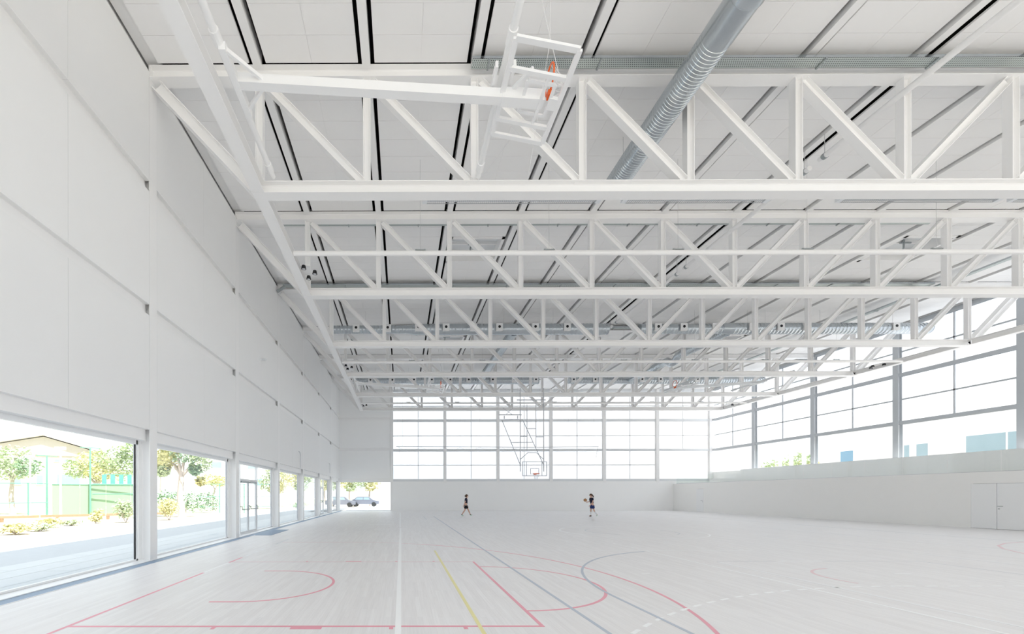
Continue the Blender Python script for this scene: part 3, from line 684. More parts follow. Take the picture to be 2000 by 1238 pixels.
for (xa, xb), lb in zip(((0.55, 5.1), (5.65, 9.4), (11.15, 15.3), (15.55, 19.4)), LL):
    y0, y1, z = 10.50, 10.76, 9.09
    t = thing('strip_luminaire', lb, 'lamp', ((xa + xb) / 2, (y0 + y1) / 2, z), 'grilled strip luminaires')
    MB().box(xa, xb, y0, y1, z + 0.05, z + 0.12).build('housing', M['lampbody'], t)
    for x in (xa, xb - 0.12): MB().box(x, x + 0.12, y0, y1, z, z + 0.05).build('end_cap', M['lampbody'], t)
    MB().tube([(xa + 0.12, (y0 + y1) / 2, z + 0.03), (xb - 0.12, (y0 + y1) / 2, z + 0.03)], 0.018, 8).build('fluorescent_tube', M['nozzle'], t)
    g = MB(); x = xa + 0.14
    while x < xb - 0.14: g.box(x, x + 0.008, y0, y1, z, z + 0.008); x += 0.05
    g.box(xa + 0.1, xb - 0.1, y0, y0 + 0.01, z, z + 0.01); g.box(xa + 0.1, xb - 0.1, y1 - 0.01, y1, z, z + 0.01)
    o = g.build('wire_guard', M['chrome'], t); o['kind'] = 'stuff'
    MB().box(xa + 0.4, xa + 0.5, 10.487, 10.52, z + 0.06, z + 0.12).build('bracket', M['galv_dark'], t); MB().box(xb - 0.5, xb - 0.4, 10.487, 10.52, z + 0.06, z + 0.12).build('bracket', M['galv_dark'], t)
def spots(x, y, z, s, label):
    t = thing('loudspeaker_cluster', label, 'loudspeaker', (x, y, z), 'loudspeaker clusters')
    MB().box(min(x, x + s * 0.32), max(x, x + s * 0.32), y - 0.3, y + 0.3, z - 0.02, z + 0.02).build('mounting_plate', M['steel'], t)
    for dx, dy in ((0.12, -0.3), (0.42, 0.02), (0.14, 0.36)):
        d = MB().tube([(x + s * dx, y + dy, z - 0.02), (x + s * dx, y + dy, z - 0.13)], [0.06, 0.085], 14).build('horn', M['black'], t)
        MB().tube([(x + s * dx, y + dy, z - 0.125), (x + s * dx, y + dy, z - 0.14)], 0.055, 12).build('grille', M['riggrey'], d)
spots(XK(1) + 0.15, 14.1, 9.20, 1, 'white plate with three round black spots on the window-side beam, nearest')
spots(XK(1) + 0.15, 24.6, 9.20, 1, 'white plate with three round black spots on the window-side beam, middle')
spots(XK(1) + 0.15, 35.0, 9.20, 1, 'white plate with three round black spots on the window-side beam, farthest')
spots(XK(13) - 0.15, 24.6, 9.20, -1, 'dark spots on the glazed-side beam below the fourth truss')
spots(XK(13) - 0.15, 35.0, 9.20, -1, 'dark spots on the glazed-side beam near the far wall')

# ------------------------------------------------------------------ folded basketball goals under the roof
def rim_and_net(t, c, ax, nz, up):
    """ring in the plane spanned by y and up, centre c; net hangs loosely"""
    ring = [Vector(c) + Vector((0, 1, 0)) * (0.225 * math.cos(a)) + Vector(up) * (0.225 * math.sin(a)) for a in [2 * PI * i / 28 for i in range(29)]]
    rm = MB().tube(ring, 0.016, 8, False).build('rim', M['orange'], t, True)
    nt = MB()
    for i in range(10):
        a = 2 * PI * i / 10
        p = Vector(c) + Vector((0, 1, 0)) * (0.21 * math.cos(a)) + Vector(up) * (0.21 * math.sin(a))
        q = Vector(c) + Vector((0, 1, 0)) * (0.12 * math.cos(a + 0.3)) + Vector(up) * (0.12 * math.sin(a + 0.3)) + Vector(ax) * 0.22 + Vector((0, 0, -0.10))
        nt.tube([p, (p + q) / 2 + Vector((0, 0, -0.04)), q], 0.005, 5)
    nt.build('net', M['net'], rm)
def folded_goal(px, s, yc, label, m, hoist=True):
    """pivot tube at x=px, arm folded up towards s"""
    t = thing('folded_basketball_goal', label, 'basketball goal', (px + s * 2.5, yc, 9.3), 'folded basketball goals')
    def P(x, y, z): return (px + s * x, yc + y, z)
    for x in (0.0, 5.0):
        smooth_by_angle(MB().tube([P(x, -2.5, 9.37), P(x, 2.5, 9.37)], 0.065, 14).build('support_tube', m, t))
        for y in (-0.62, -2.2, 2.2): MB().tube([P(x, y - 0.12, 9.37), P(x, y + 0.12, 9.37)], 0.085, 12).build('coupling', m, t)
    br = MB(); br.bar(P(0.06, -0.55, 9.30), P(0.06, 0.75, 9.30), 0.12, 0.14); br.build('pivot_bracket', m, t)
    for y in (-0.48, 0.62): MB().bar(P(0.1, y, 9.30), P(0.62, 0.1, 9.30), 0.05, 0.07).build('bracket_brace', m, t)
    MB().bar(P(0.05, 0.1, 9.33), P(5.15, 0.1, 9.01), 0.17, 0.17).build('arm', m, t)
    MB().bar(P(5.0, 0.1, 9.02), P(5.78, 0.1, 8.97), 0.20, 0.20).build('arm_sleeve', m, t)
    for x, a, b in ((4.82, -0.32, 0.42), (5.13, -0.34, 0.30)): MB().bar(P(x, a, 9.20), P(x, b, 9.20), 0.05, 0.12).build('hinge_arm', m, t)
    MB().bar(P(5.42, -0.42, 9.02), P(5.16, 0.08, 9.10), 0.05, 0.06).build('cross_tie', m, t)
    # backboard: 1.8 along y, 1.05 along the arm, tilted slightly
    def B(u, v): return P(5.0 + u, v, 9.03 - 0.2 * u)
    bo = MB(); w, d = 0.09, 0.045
    for a, b in ((B(0, -0.9), B(1.03, -0.9)), (B(0, 0.9), B(1.03, 0.9)), (B(0, -0.9), B(0, 0.9)), (B(1.03, -0.9), B(1.03, 0.9))): bo.bar(a, b, w, d)
    bd = bo.build('backboard_frame', m, t)
    for v in (-0.42, 0.55): MB().bar(B(0, v), B(1.03, v), 0.075, 0.05).build('cross_bar', m, bd)
    MB().bar(B(0.70, -0.42), B(0.70, 0.55), 0.05, 0.04).build('cross_bar', m, bd)
    tr = MB()
    for a, b in ((B(0.38, -0.28), B(0.86, -0.28)), (B(0.38, 0.32), B(0.86, 0.32)), (B(0.38, -0.28), B(0.38, 0.32)), (B(0.86, -0.28), B(0.86, 0.32))): tr.bar(a, b, 0.055, 0.03)
    tr.build('target_rectangle', m, bd)
    bp = MB(); bp.bar(B(0.84, 0.05), B(1.0, 0.05), 0.22, 0.06); bp.build('rim_plate', m, bd)
    oc = B(0.86, 0.0); MB().bar((oc[0], oc[1] - 0.06, oc[2] + 0.1), (oc[0], oc[1] + 0.06, oc[2] + 0.1), 0.09, 0.10).build('rim_bracket', M['orange'], t)
    rim_and_net(t, (oc[0], oc[1], oc[2] + 0.375), (s, 0, 0), 0, (0.0, 0, 1))
    for pts in () if not hoist else ([B(1.03, -0.2), P(5.9, 0.2, 10.4), P(5.7, 0.5, 12.1)], [P(6.2, 2.4, 9.3), P(6.15, 0.8, 10.8), P(6.0, 0.3, 12.1)], [B(0.4, 0.9), P(5.0, 2.45, 9.2)]):
        MB().tube(pts, 0.006, 5).build('hoist_cable', M['net'], t)
folded_goal(-3.12, 1, 7.69, 'white folded basketball goal with orange rim hung in front of the nearest truss', M['rigwhite'])
folded_goal(-3.12, 1, YN(3) + U / 2, 'distant folded basketball goal with orange rim, window side', M['rigwhite'])
folded_goal(24.75, -1, YN(3) + U / 2, 'distant folded basketball goal with orange rim, glazed side', M['steel_grey'], False)

# lowered goal near the far wall
GY, GXc = 31.33, 9.95
t = thing('lowered_basketball_goal', 'ceiling hung basketball goal lowered on a grey tube frame before the far wall', 'basketball goal', (GXc, GY, 3.0))
def G(px, py, dy=0.0): return ((px - 784) / 816 * GY, GY + dy, 1.613 + (965.3 - py) / 816 * GY)
g = M['riggrey']
def gt(name, pts, r=0.028): return MB().tube(pts, r, 8).build(name, g, t)
gt('main_tube', [G(1016.5, 758), G(1016.5, 921)], 0.035); gt('main_tube', [G(1062, 758), G(1062, 921)], 0.035)
gt('inner_tube', [G(1029.5, 790), G(1029.5, 880)]); gt('inner_tube', [G(1047, 780), G(1047, 873)])
gt('strut', [G(988, 814, 1.2), G(1016.5, 908)], 0.03); gt('strut', [G(1030, 814, 1.2), G(1062, 908)], 0.03)
gt('header_bar', [G(982, 804, 1.2), G(1028, 804, 1.2)], 0.045); gt('header_bar', [G(988, 814, 1.2), G(1030, 814, 1.2)], 0.03); gt('header_bar', [G(1010, 781), G(1066, 781)], 0.045)
gt('rung', [G(1001.5, 862, 0.6), G(1045, 862, 0.4)]); gt('rung', [G(1029.5, 837), G(1047, 837)]); gt('rung', [G(1047, 853), G(1062, 853)]); gt('rung', [G(1016.5, 852), G(1030, 852)])
gt('brace', [G(1016.5, 897), G(1031, 884), G(1048, 884), G(1062, 897)])
for a, b in ((990, 1010), (1010, 996)): gt('brace', [G(a, 790, 1.2), G(b, 804, 1.2)], 0.02)
gt('hanger', [G(993, 806, 1.2), G(993, 812, 1.2)], 0.04); gt('hanger', [G(1020, 806, 1.2), G(1020, 812, 1.2)], 0.04)
bx0, bz0 = G(1020, 929)[0], G(1020, 929)[2]
fb = MB(); w = 0.05
for a, b in (((bx0, GY - 0.1, bz0), (bx0 + 1.8, GY - 0.1, bz0)), ((bx0, GY - 0.1, bz0 + 1.05), (bx0 + 1.8, GY - 0.1, bz0 + 1.05)), ((bx0, GY - 0.1, bz0), (bx0, GY - 0.1, bz0 + 1.05)), ((bx0 + 1.8, GY - 0.1, bz0), (bx0 + 1.8, GY - 0.1, bz0 + 1.05))): fb.bar(a, b, w, w)
bd = fb.build('backboard_frame', g, t)
for dx in (0.3, 1.45): MB().bar((bx0 + dx, GY - 0.1, bz0), (bx0 + dx, GY - 0.1, bz0 + 1.05), 0.04, 0.04).build('cross_bar', g, bd)
MB().box(bx0 + 0.02, bx0 + 1.78, GY - 0.104, GY - 0.096, bz0 + 0.02, bz0 + 1.03).build('clear_board', M['clearskin'], bd)
tr = MB(); cx = bx0 + 0.9
for a, b in (((cx - 0.3, GY - 0.12, bz0 + 0.12), (cx + 0.3, GY - 0.12, bz0 + 0.12)), ((cx - 0.3, GY - 0.12, bz0 + 0.55), (cx + 0.3, GY - 0.12, bz0 + 0.55)), ((cx - 0.3, GY - 0.12, bz0 + 0.12), (cx - 0.3, GY - 0.12, bz0 + 0.55)), ((cx + 0.3, GY - 0.12, bz0 + 0.12), (cx + 0.3, GY - 0.12, bz0 + 0.55))): tr.bar(a, b, 0.04, 0.03)
tr.build('target_rectangle', g, bd)
rc = Vector((cx, GY - 0.48, bz0 + 0.14))
rm = MB().tube([rc + Vector((0.225 * math.cos(a), 0.225 * math.sin(a), 0)) for a in [2 * PI * i / 24 for i in range(25)]], 0.022, 8, False).build('rim', M['orange'], t, True)
MB().box(cx - 0.08, cx + 0.08, GY - 0.26, GY - 0.1, bz0 + 0.06, bz0 + 0.17).build('rim_bracket', M['orange'], t)
nb = MB()
for i in range(12):
    a = 2 * PI * i / 12
    nb.tube([rc + Vector((0.22 * math.cos(a), 0.22 * math.sin(a), -0.01)), rc + Vector((0.15 * math.cos(a + 0.3), 0.15 * math.sin(a + 0.3), -0.2)), rc + Vector((0.12 * math.cos(a), 0.12 * math.sin(a), -0.38))], 0.008, 5)
nb.build('net', M['net'], rm)

# bar with a gathered net, hung before the far wall
NY = 38.6
t = thing('hanging_net_bar', 'slim bar with a gathered thin net hung on cords before the far wall', 'net', (9, NY, 6.0))
def Nn(px, py, dy=0): return ((px - 784) / 816 * NY, NY + dy, 1.613 + (965.3 - py) / 816 * NY)
MB().tube([Nn(774, 871), Nn(905, 872), Nn(1040, 873.5), Nn(1169, 872)], 0.03, 8).build('bar', M['riggrey'], t)
for x in (776.5, 787, 823, 899, 937, 1012, 1055, 1111, 1160): MB().tube([Nn(x, 871.5), (Nn(x, 872)[0], NY, 12.1)], 0.007, 5).build('cord', M['cable'], t)
def swag(a, b, n=6):
    return [Nn(a + (b - a) * i / n, 872.5 + 8 * math.sin(PI * i / n)) for i in range(n + 1)]
xs = [778, 823, 868, 899, 937, 980, 1012]
for a, b in zip(xs, xs[1:]):
    nt = MB().tube(swag(a, b), 0.012, 5)
    for i in range(1, 6): nt.tube([Nn(a + (b - a) * i / 6, 872.5), swag(a, b)[i]], 0.004, 4)
    nt.build('net_swag', M['cable'], t)
MB().tube([Nn(780, 872), Nn(781, 885), Nn(784, 894), Nn(788, 884)], 0.01, 5).build('loose_cord', M['cable'], t)
MB().tube([Nn(1168, 872), Nn(1166, 882), Nn(1164, 894)], 0.015, 5).build('loose_cord', M['cable'], t)

# small fittings on the window wall
def wall_rod(px0, py0, py1, yy, label):
    z0 = 1.613 + (966 - py1) / 816 * yy; z1 = 1.613 + (966 - py0) / 816 * yy
    o = MB().tube([(XL + 0.02, yy - 0.25, z1 + 0.05), (XL + 0.05, yy - 0.08, z1), (XL + 0.05, yy, z1 - 0.15), (XL + 0.05, yy, z0)], 0.018, 8).build('crank_rod', M['riggrey'])
    tag(o, label, 'rod')
wall_rod(585, 884, 913, 25.2, 'thin hooked grey rod on the window wall above the fourth window')
wall_rod(643, 906, 924, 35.6, 'thin hooked grey rod on the window wall near the far corner')
yy = 18.3; z = 1.613 + (966 - 702) / 816 * yy
t = thing('security_camera', 'small white camera fixed high on the panelled window wall', 'camera', (XL, yy, z))
MB().box(XL, XL + 0.03, yy - 0.06, yy + 0.06, z - 0.05, z + 0.05).build('wall_plate', M['steel'], t)
MB().bar((XL + 0.03, yy, z), (XL + 0.24, yy - 0.1, z - 0.03), 0.07, 0.07).build('camera_body', M['steel_grey'], t)
o = MB().box(3.30, 3.46, YF - 0.02, YF, 0.40, 0.50).build('wall_socket', M['door']); tag(o, 'small white socket on the far base wall behind the walking person', 'socket')

# ------------------------------------------------------------------ people
def skin_body(name, verts, edges, radii, m, parent, sub=1):
    me = bpy.data.meshes.new(name); me.from_pydata([tuple(v) for v in verts], edges, []); me.materials.append(m)
    o = link(name, me, parent); md = o.modifiers.new('skin', 'SKIN'); md.use_smooth_shade = True
    for sv, r in zip(me.skin_vertices[0].data, radii): sv.radius = (r, r) if not isinstance(r, tuple) else r
    me.skin_vertices[0].data[0].use_root = True
    s = o.modifiers.new('sub', 'SUBSURF'); s.levels = sub; s.render_levels = sub
    return o
def person(loc, rz, label, J, outfit, tail):
    """J: joints in the person's own frame (x forward, y left, z up)"""
    t = thing('person', label, 'person', loc); t.rotation_euler = (0, 0, rz)
    V = []; E = []; R = []
    def add(p, r, par=None):
        V.append(Vector(p)); R.append(r)
        if par is not None: E.append((par, len(V) - 1))
        return len(V) - 1
    pel = add(J['pelvis'], 0.12); wst = add(J['waist'], 0.105, pel); ch = add(J['chest'], 0.125, wst); nk = add(J['neck'], 0.055, ch); hd0 = add(J['head0'], 0.07, nk); hd1 = add(J['head1'], 0.092, hd0); add(J['head2'], 0.07, hd1)
    limbs = {}
    for s in 'lr':
        hp = add(J['hip_' + s], 0.085, pel); kn = add(J['knee_' + s], 0.055, hp); cf = add((Vector(J['knee_' + s]) * 0.62 + Vector(J['ankle_' + s]) * 0.38), 0.055, kn); an = add(J['ankle_' + s], 0.036, cf); add(J['toe_' + s], 0.035, an)
        sh = add(J['sho_' + s], 0.055, ch); el = add(J['elb_' + s], 0.038, sh); wr = add(J['wri_' + s], 0.027, el)
        d = (Vector(J['wri_' + s]) - Vector(J['elb_' + s])).normalized(); pm = add(Vector(J['wri_' + s]) + d * 0.07, (0.035, 0.018), wr)
        side = Vector((0, 1, 0)).cross(d).normalized()
        for i, (off, ln) in enumerate(((-0.027, 0.062), (-0.009, 0.075), (0.009, 0.07), (0.026, 0.055))):
            k = add(V[pm] + side * off + d * 0.035, 0.009, pm); k2 = add(V[k] + d * ln * 0.55 + Vector((0.008, 0, -0.008)), 0.008, k); add(V[k2] + d * ln * 0.45 + Vector((0.016, 0, -0.014)), 0.007, k2)
        k = add(V[wr] + d * 0.04 + side * 0.03, 0.011, wr); add(V[k] + d * 0.035 + side * 0.022, 0.009, k)
    skin_body('body', V, E, R, M['skin'], t, 1)
    H = Vector(J['head1'])
    def face(name, mb, m): return link(name, mb.mesh(name, m, True), t)
    face('nose', MB().ball(H + Vector((0.088, 0, -0.01)), 0.02, 8, 6, (1, 0.7, 1.3)), M['skin'])
    for y in (0.032, -0.032): face('eye', MB().ball(H + Vector((0.078, y, 0.018)), 0.011, 8, 6), M['black'])
    face('mouth', MB().ball(H + Vector((0.078, 0, -0.055)), 0.02, 8, 6, (0.5, 1, 0.35)), M['red'])
    for y in (0.085, -0.085): face('ear', MB().ball(H + Vector((0, y, -0.005)), 0.026, 8, 6, (0.8, 0.4, 1.2)), M['skin'])
    hb = MB().ball(H + Vector((-0.03, 0, 0.035)), 0.103, 14, 10, (1, 0.95, 0.95)); hb.ball(H + Vector((-0.05, 0, -0.01)), 0.088, 12, 8)
    for p, r in tail: hb.ball(H + Vector(p), r, 10, 8)
    face('hair', hb, M['hair'])
    # clothing follows the body a little outside it
    v = [J['pelvis'], J['waist'], J['chest'], Vector(J['neck']) * 0.6 + Vector(J['chest']) * 0.4]; e = [(0, 1), (1, 2), (2, 3)]; r = [0.135, 0.125, 0.145, 0.08]
    for s in 'lr':
        v += [J['sho_' + s], Vector(J['sho_' + s]) * 0.3 + Vector(J['elb_' + s]) * 0.7]; n = len(v); e += [(2, n - 2), (n - 2, n - 1)]; r += [0.075, 0.062]
    skin_body('jersey', [Vector(q) for q in v], e, r, outfit['jersey'], t, 1)
    v = [Vector(J['pelvis']) + Vector((0, 0, 0.05)), Vector(J['pelvis'])]; e = [(0, 1)]; r = [0.138, 0.145]
    for s in 'lr':
        a, b = Vector(J['hip_' + s]), Vector(J['knee_' + s]); v += [a, a * 0.25 + b * 0.75]; n = len(v); e += [(1, n - 2), (n - 2, n - 1)]; r += [0.115, 0.098]
    skin_body('shorts', v, e, r, outfit['shorts'], t, 1)
    for s in 'lr':
        a, k = Vector(J['ankle_' + s]), Vector(J['knee_' + s]); top = a + (k - a) * outfit['sock']
        skin_body('sock', [a - (k - a) * 0.05, a + (k - a) * outfit['sock'] * 0.5, top], [(0, 1), (1, 2)], [0.045, 0.056, 0.062 if outfit['sock'] > 0.4 else 0.046], outfit['sockmat'], t, 1)
        to = Vector(J['toe_' + s]); skin_body('shoe', [a + (a - to) * 0.25 + Vector((0, 0, -0.045)), a * 0.5 + to * 0.5 + Vector((0, 0, -0.012)), to], [(0, 1), (1, 2)], [(0.05, 0.045), (0.052, 0.045), (0.046, 0.032)], outfit['shoe'][0 if s == 'l' else 1], t, 1)
    return t
walk = dict(pelvis=(0, 0, 0.86), waist=(0.01, 0, 1.0), chest=(0.03, 0, 1.22), neck=(0.05, 0, 1.38), head0=(0.075, 0, 1.43), head1=(0.085, 0, 1.50), head2=(0.075, 0, 1.57),
            hip_l=(0.0, 0.09, 0.82), knee_l=(0.20, 0.09, 0.46), ankle_l=(0.36, 0.09, 0.10), toe_l=(0.50, 0.09, 0.10),
            hip_r=(0.0, -0.09, 0.82), knee_r=(-0.10, -0.09, 0.44), ankle_r=(-0.32, -0.09, 0.11), toe_r=(-0.19, -0.09, 0.035),
            sho_l=(0.02, 0.17, 1.30), elb_l=(-0.02, 0.21, 1.05), wri_l=(0.10, 0.20, 0.84), sho_r=(0.01, -0.17, 1.30), elb_r=(-0.09, -0.21, 1.06), wri_r=(-0.17, -0.21, 0.84))
person((4.80, 31.08, 0), 0, 'person walking towards the glazed side in navy top and black shorts', walk,
       dict(jersey=M['navy'], shorts=M['blackcloth'], sock=0.14, sockmat=M['blackcloth'], shoe=(M['shoe_green'], M['shoe_green'])), [((-0.13, 0, 0.0), 0.05)])
stand = dict(pelvis=(-0.04, 0, 0.88), waist=(-0.02, 0, 1.02), chest=(0.0, 0, 1.25), neck=(0.03, 0, 1.41), head0=(0.06, 0, 1.46), head1=(0.075, 0, 1.535), head2=(0.06, 0, 1.60),
             hip_l=(-0.04, 0.09, 0.84), knee_l=(-0.12, 0.09, 0.47), ankle_l=(-0.36, 0.09, 0.17), toe_l=(-0.30, 0.09, 0.05),
             hip_r=(-0.04, -0.09, 0.84), knee_r=(0.02, -0.09, 0.46), ankle_r=(0.0, -0.09, 0.09), toe_r=(0.14, -0.09, 0.045),
             sho_l=(0.0, 0.17, 1.33), elb_l=(0.0, 0.21, 1.08), wri_l=(0.14, 0.19, 0.90), sho_r=(0.01, -0.17, 1.33), elb_r=(0.05, -0.21, 1.08), wri_r=(0.24, -0.10, 1.07))
person((13.72, 30.15, 0), PI, 'person in navy top, blue shorts and white socks standing with a ball', stand,
       dict(jersey=M['navy'], shorts=M['bluecloth'], sock=0.82, sockmat=M['whitecloth'], shoe=(M['shoe_green'], M['shoe_dark'])), [((-0.12, 0, 0.02), 0.055), ((-0.18, 0, -0.05), 0.05), ((-0.2, 0, -0.11), 0.035)])
bl = thing('ball', 'tan leather ball held against the chest of the person in blue shorts', 'ball', (13.72 - 0.42, 30.24, 1.20))
MB().ball((13.30, 30.24, 1.20), 0.115, 20, 14).build('skin_panels', M['ball'], bl, True)
sm = MB()
for R_ in (Matrix.Identity(3), Matrix.Rotation(PI / 2, 3, 'X'), Matrix.Rotation(PI / 2, 3, 'Y')):
    sm.tube([Vector((13.30, 30.24, 1.20)) + R_ @ Vector((0.1155 * math.cos(a), 0.1155 * math.sin(a), 0)) for a in [2 * PI * i / 24 for i in range(25)]], 0.003, 5, False)
sm.build('seam', M['black'], bl)

# ------------------------------------------------------------------ outdoors, window side
GZ = -0.06
gr = MB().box(-160, 160, -60, 220, GZ - 0.4, GZ - 0.03).build('ground', M['earth']); tag(gr, 'pale dry earth around the building', 'ground', kind='structure')
pv = thing('pavement', 'pale concrete slab strip along the window wall', 'pavement', kind='structure')
MB().box(-9.3, XL - 0.35, YB - 4, YF + 10, GZ - 0.3, GZ - 0.02).build('bedding', M['joint'], pv)
for i in range(4):
    x0 = -9.28 + i * 0.69
    y = 2.0 - (i % 2) * 1.2
    while y < 40: shared_box('slab', 0.675, 2.385, 0.05, M['paver'], pv, (x0 + 0.34, y + 1.2, GZ - 0.02)); y += 2.4
pa = MB().box(-13.6, -9.32, -30, 70, GZ - 0.3, GZ - 0.01).build('path', M['asphalt']); tag(pa, 'grey asphalt path half in the building shade', 'path', kind='structure')
lw = MB().add([(-60, 30, GZ - 0.02), (-21.5, 22, GZ - 0.02), (-16.5, 50, GZ - 0.02), (-16, 140, GZ - 0.02), (-90, 140, GZ - 0.02)], [(0, 1, 2, 3, 4)]).build('lawn', M['lawn']); tag(lw, 'dry lawn beyond the timber rail', 'lawn', kind='structure')
MB().box(-6, 20, 44, 60, GZ - 0.3, GZ - 0.0).build('forecourt', M['asphalt'], pa)

def leaves(mb, c, rad, n, size, rnd):
    for i in range(n):
        while True:
            p = Vector((rnd.uniform(-1, 1), rnd.uniform(-1, 1), rnd.uniform(-1, 1)))
            if 0.12 < p.length < 1: break
        p = p * (0.55 + 0.45 * rnd.random()) / max(p.length, 0.35) * min(1.0, p.length + 0.25)
        q = Vector((c[0] + p.x * rad[0], c[1] + p.y * rad[1], c[2] + p.z * rad[2]))
        a = Vector((rnd.uniform(-1, 1), rnd.uniform(-1, 1), rnd.uniform(-0.6, 0.6))).normalized(); b = a.cross(Vector((rnd.uniform(-1, 1), rnd.uniform(-1, 1), rnd.uniform(-1, 1)))).normalized()
        s = size * rnd.uniform(0.7, 1.3)
        mb.add([q - a * s, q + b * s * 0.45 + a * s * 0.1, q + a * s, q - b * s * 0.45 + a * s * 0.1], [(0, 1, 2, 3)])
def tree(loc, blobs, trunk_h, trunk_r, leafs, label, mats, seed, branches=4, size=0.16):
    rnd = random.Random(seed); t = thing('tree', label, 'tree', (loc[0], loc[1], GZ))
    tip = Vector((loc[0] + rnd.uniform(-0.2, 0.2), loc[1], GZ + trunk_h)); base = Vector((loc[0], loc[1], GZ - 0.05)); mid = (base + tip) / 2 + Vector((-0.15, 0, 0))
    smooth_by_angle(MB().tube([base, base + Vector((0, 0, 0.3)), mid, tip], [trunk_r * 1.3, trunk_r, trunk_r * 0.85, trunk_r * 0.7], 12).build('trunk', M['bark'], t), 70)
    for i in range(min(branches, len(blobs))):
        (dx, dy, dz), rr = blobs[i][0], blobs[i][1]
        e = Vector((loc[0] + dx, loc[1] + dy, GZ + dz)); smooth_by_angle(MB().tube([tip - Vector((0, 0, 0.2)), (tip + e) / 2 + Vector((0, 0, 0.1)), e], [trunk_r * 0.55, trunk_r * 0.35, trunk_r * 0.15], 8).build('branch', M['bark'], t), 70)
    per = {}
    for i, (d, rr) in enumerate(blobs):
        m = mats[i % len(mats)]; per.setdefault(m, MB())
        leaves(per[m], (loc[0] + d[0], loc[1] + d[1], GZ + d[2]), rr, leafs, size, rnd)
    for m, b in per.items(): b.build('foliage', M[m], t)
def shrub(loc, w, h, n, label, m, seed, size=0.09):
    rnd = random.Random(seed); t = thing('shrub', label, 'shrub', (loc[0], loc[1], GZ), 'shrubs outside the windows')
    st = MB()
    for i in range(6): a = rnd.uniform(0, 6.28); st.tube([(loc[0], loc[1], GZ - 0.03), (loc[0] + w * 0.3 * math.cos(a), loc[1] + w * 0.3 * math.sin(a), GZ + h * 0.6)], 0.015, 5)
    st.build('stems', M['bark'], t)
    b = MB()
    for i in range(6): a = rnd.uniform(0, 6.28); q = rnd.uniform(0, 0.45); leaves(b, (loc[0] + w * q * math.cos(a) * 0.6, loc[1] + w * q * math.sin(a) * 0.6, GZ + h * rnd.uniform(0.35, 0.65)), (w * 0.32, w * 0.32, h * 0.36), n // 6, size, rnd)
    b.build('foliage', M[m], t)

tree((-16.6, 31.6), [((-1.2, 0.2, 4.4), (1.0, 1.2, 0.9)), ((0.3, 0, 4.9), (1.2, 1.3, 1.0)), ((1.3, 0.3, 4.3), (0.9, 1.1, 0.9)), ((-0.4, -0.4, 5.6), (1.2, 1.2, 0.9)), ((0.9, 0.2, 3.6), (0.5, 0.6, 0.5)), ((-1.5, 0, 3.6), (0.6, 0.6, 0.6)), ((1.2, 0.5, 2.7), (0.35, 0.4, 0.35))], 3.3, 0.26, 420, 'leaning pale trunked tree framed by the second window', ['leaf_y', 'leaf_d', 'leaf_g'], 11)
tree((-34.0, 36.5), [((-1.5, 0, 4.6), (1.5, 1.5, 1.0)), ((0.2, 0, 5.0), (1.6, 1.6, 1.1)), ((1.3, 0, 4.2), (1.1, 1.2, 0.9)), ((0.0, 0, 3.7), (1.8, 1.6, 0.8))], 3.2, 0.2, 420, 'round crowned pine behind the court fence at the picture edge', ['leaf_g', 'leaf_g', 'leaf_d'], 12, 4, 0.15)
tree((-33.5, 46.0), [((-2.2, 0, 4.6), (1.6, 1.6, 1.3)), ((-0.5, 0, 5.4), (1.9, 1.8, 1.3)), ((1.5, 0, 5.6), (1.9, 1.8, 1.4)), ((2.9, 0, 4.8), (1.6, 1.6, 1.6)), ((0.6, 0, 4.2), (2.4, 2.0, 1.0)), ((3.6, 0, 6.6), (1.3, 1.2, 1.2))], 3.0, 0.25, 520, 'broad bushy tree rising behind the pale green court wall', ['leaf_g', 'leaf_y', 'leaf_g'], 13, 4, 0.18)
tree((-22.6, 39.6), [((0, 0, 5.2), (0.8, 0.9, 0.9)), ((0.5, 0, 6.2), (0.8, 0.8, 0.8)), ((-0.3, 0, 4.4), (0.5, 0.6, 0.5))], 4.4, 0.1, 320, 'slim tree beside the first column, behind the turquoise screen', ['leaf_y', 'leaf_g'], 14)
tree((-19.8, 44.0), [((-0.6, 0, 3.3), (1.3, 1.2, 0.7)), ((0.7, 0, 3.1), (1.2, 1.1, 0.7))], 2.4, 0.1, 320, 'low umbrella shaped tree behind the green fence', ['leaf_y'], 15)
for i, (x, y, hh, m, lb) in enumerate(((-15.6, 52, 5.2, 'leaf_g', 'grey-green tree seen through the near glass door bay'), (-14.5, 60, 6.0, 'leaf_y', 'yellowish tree seen through the fourth window'),
                                       (-13.4, 74, 6.6, 'leaf_g', 'tall tree seen through the fifth window'), (-11.0, 66, 6.5, 'leaf_y', 'yellowish tree at the edge of the low corner window'),
                                       (-8.6, 70, 6.0, 'leaf_y', 'golden tree in the middle of the low corner window'), (-4.6, 62, 6.0, 'leaf_g', 'green tree on the right of the low corner window'))):
    tree((x, y), [((-0.9, 0, hh * 0.62), (1.3, 1.3, 1.2)), ((0.8, 0, hh * 0.7), (1.3, 1.3, 1.2)), ((0, 0, hh * 0.9), (1.4, 1.4, 1.1)), ((0.1, 0, hh * 0.48), (1.2, 1.2, 0.8))], hh * 0.5, 0.14, 300, lb, [m, 'leaf_y' if m == 'leaf_g' else 'leaf_g'], 30 + i, 4, 0.2)
shrub((-15.7, 28.2), 1.9, 1.55, 900, 'yellow-green shrub at the foot of the pale trunked tree', 'leaf_y', 41)
shrub((-16.9, 25.6), 1.7, 1.6, 800, 'grey-green shrub outside, beside the first column', 'leaf_g', 42)
shrub((-16.6, 18.0), 1.6, 0.5, 500, 'low shrub at the picture edge in the largest window', 'leaf_y', 43)
shrub((-17.0, 19.6), 1.5, 0.4, 420, 'low shrub beside the picture-edge shrub in the largest window', 'leaf_g', 44)
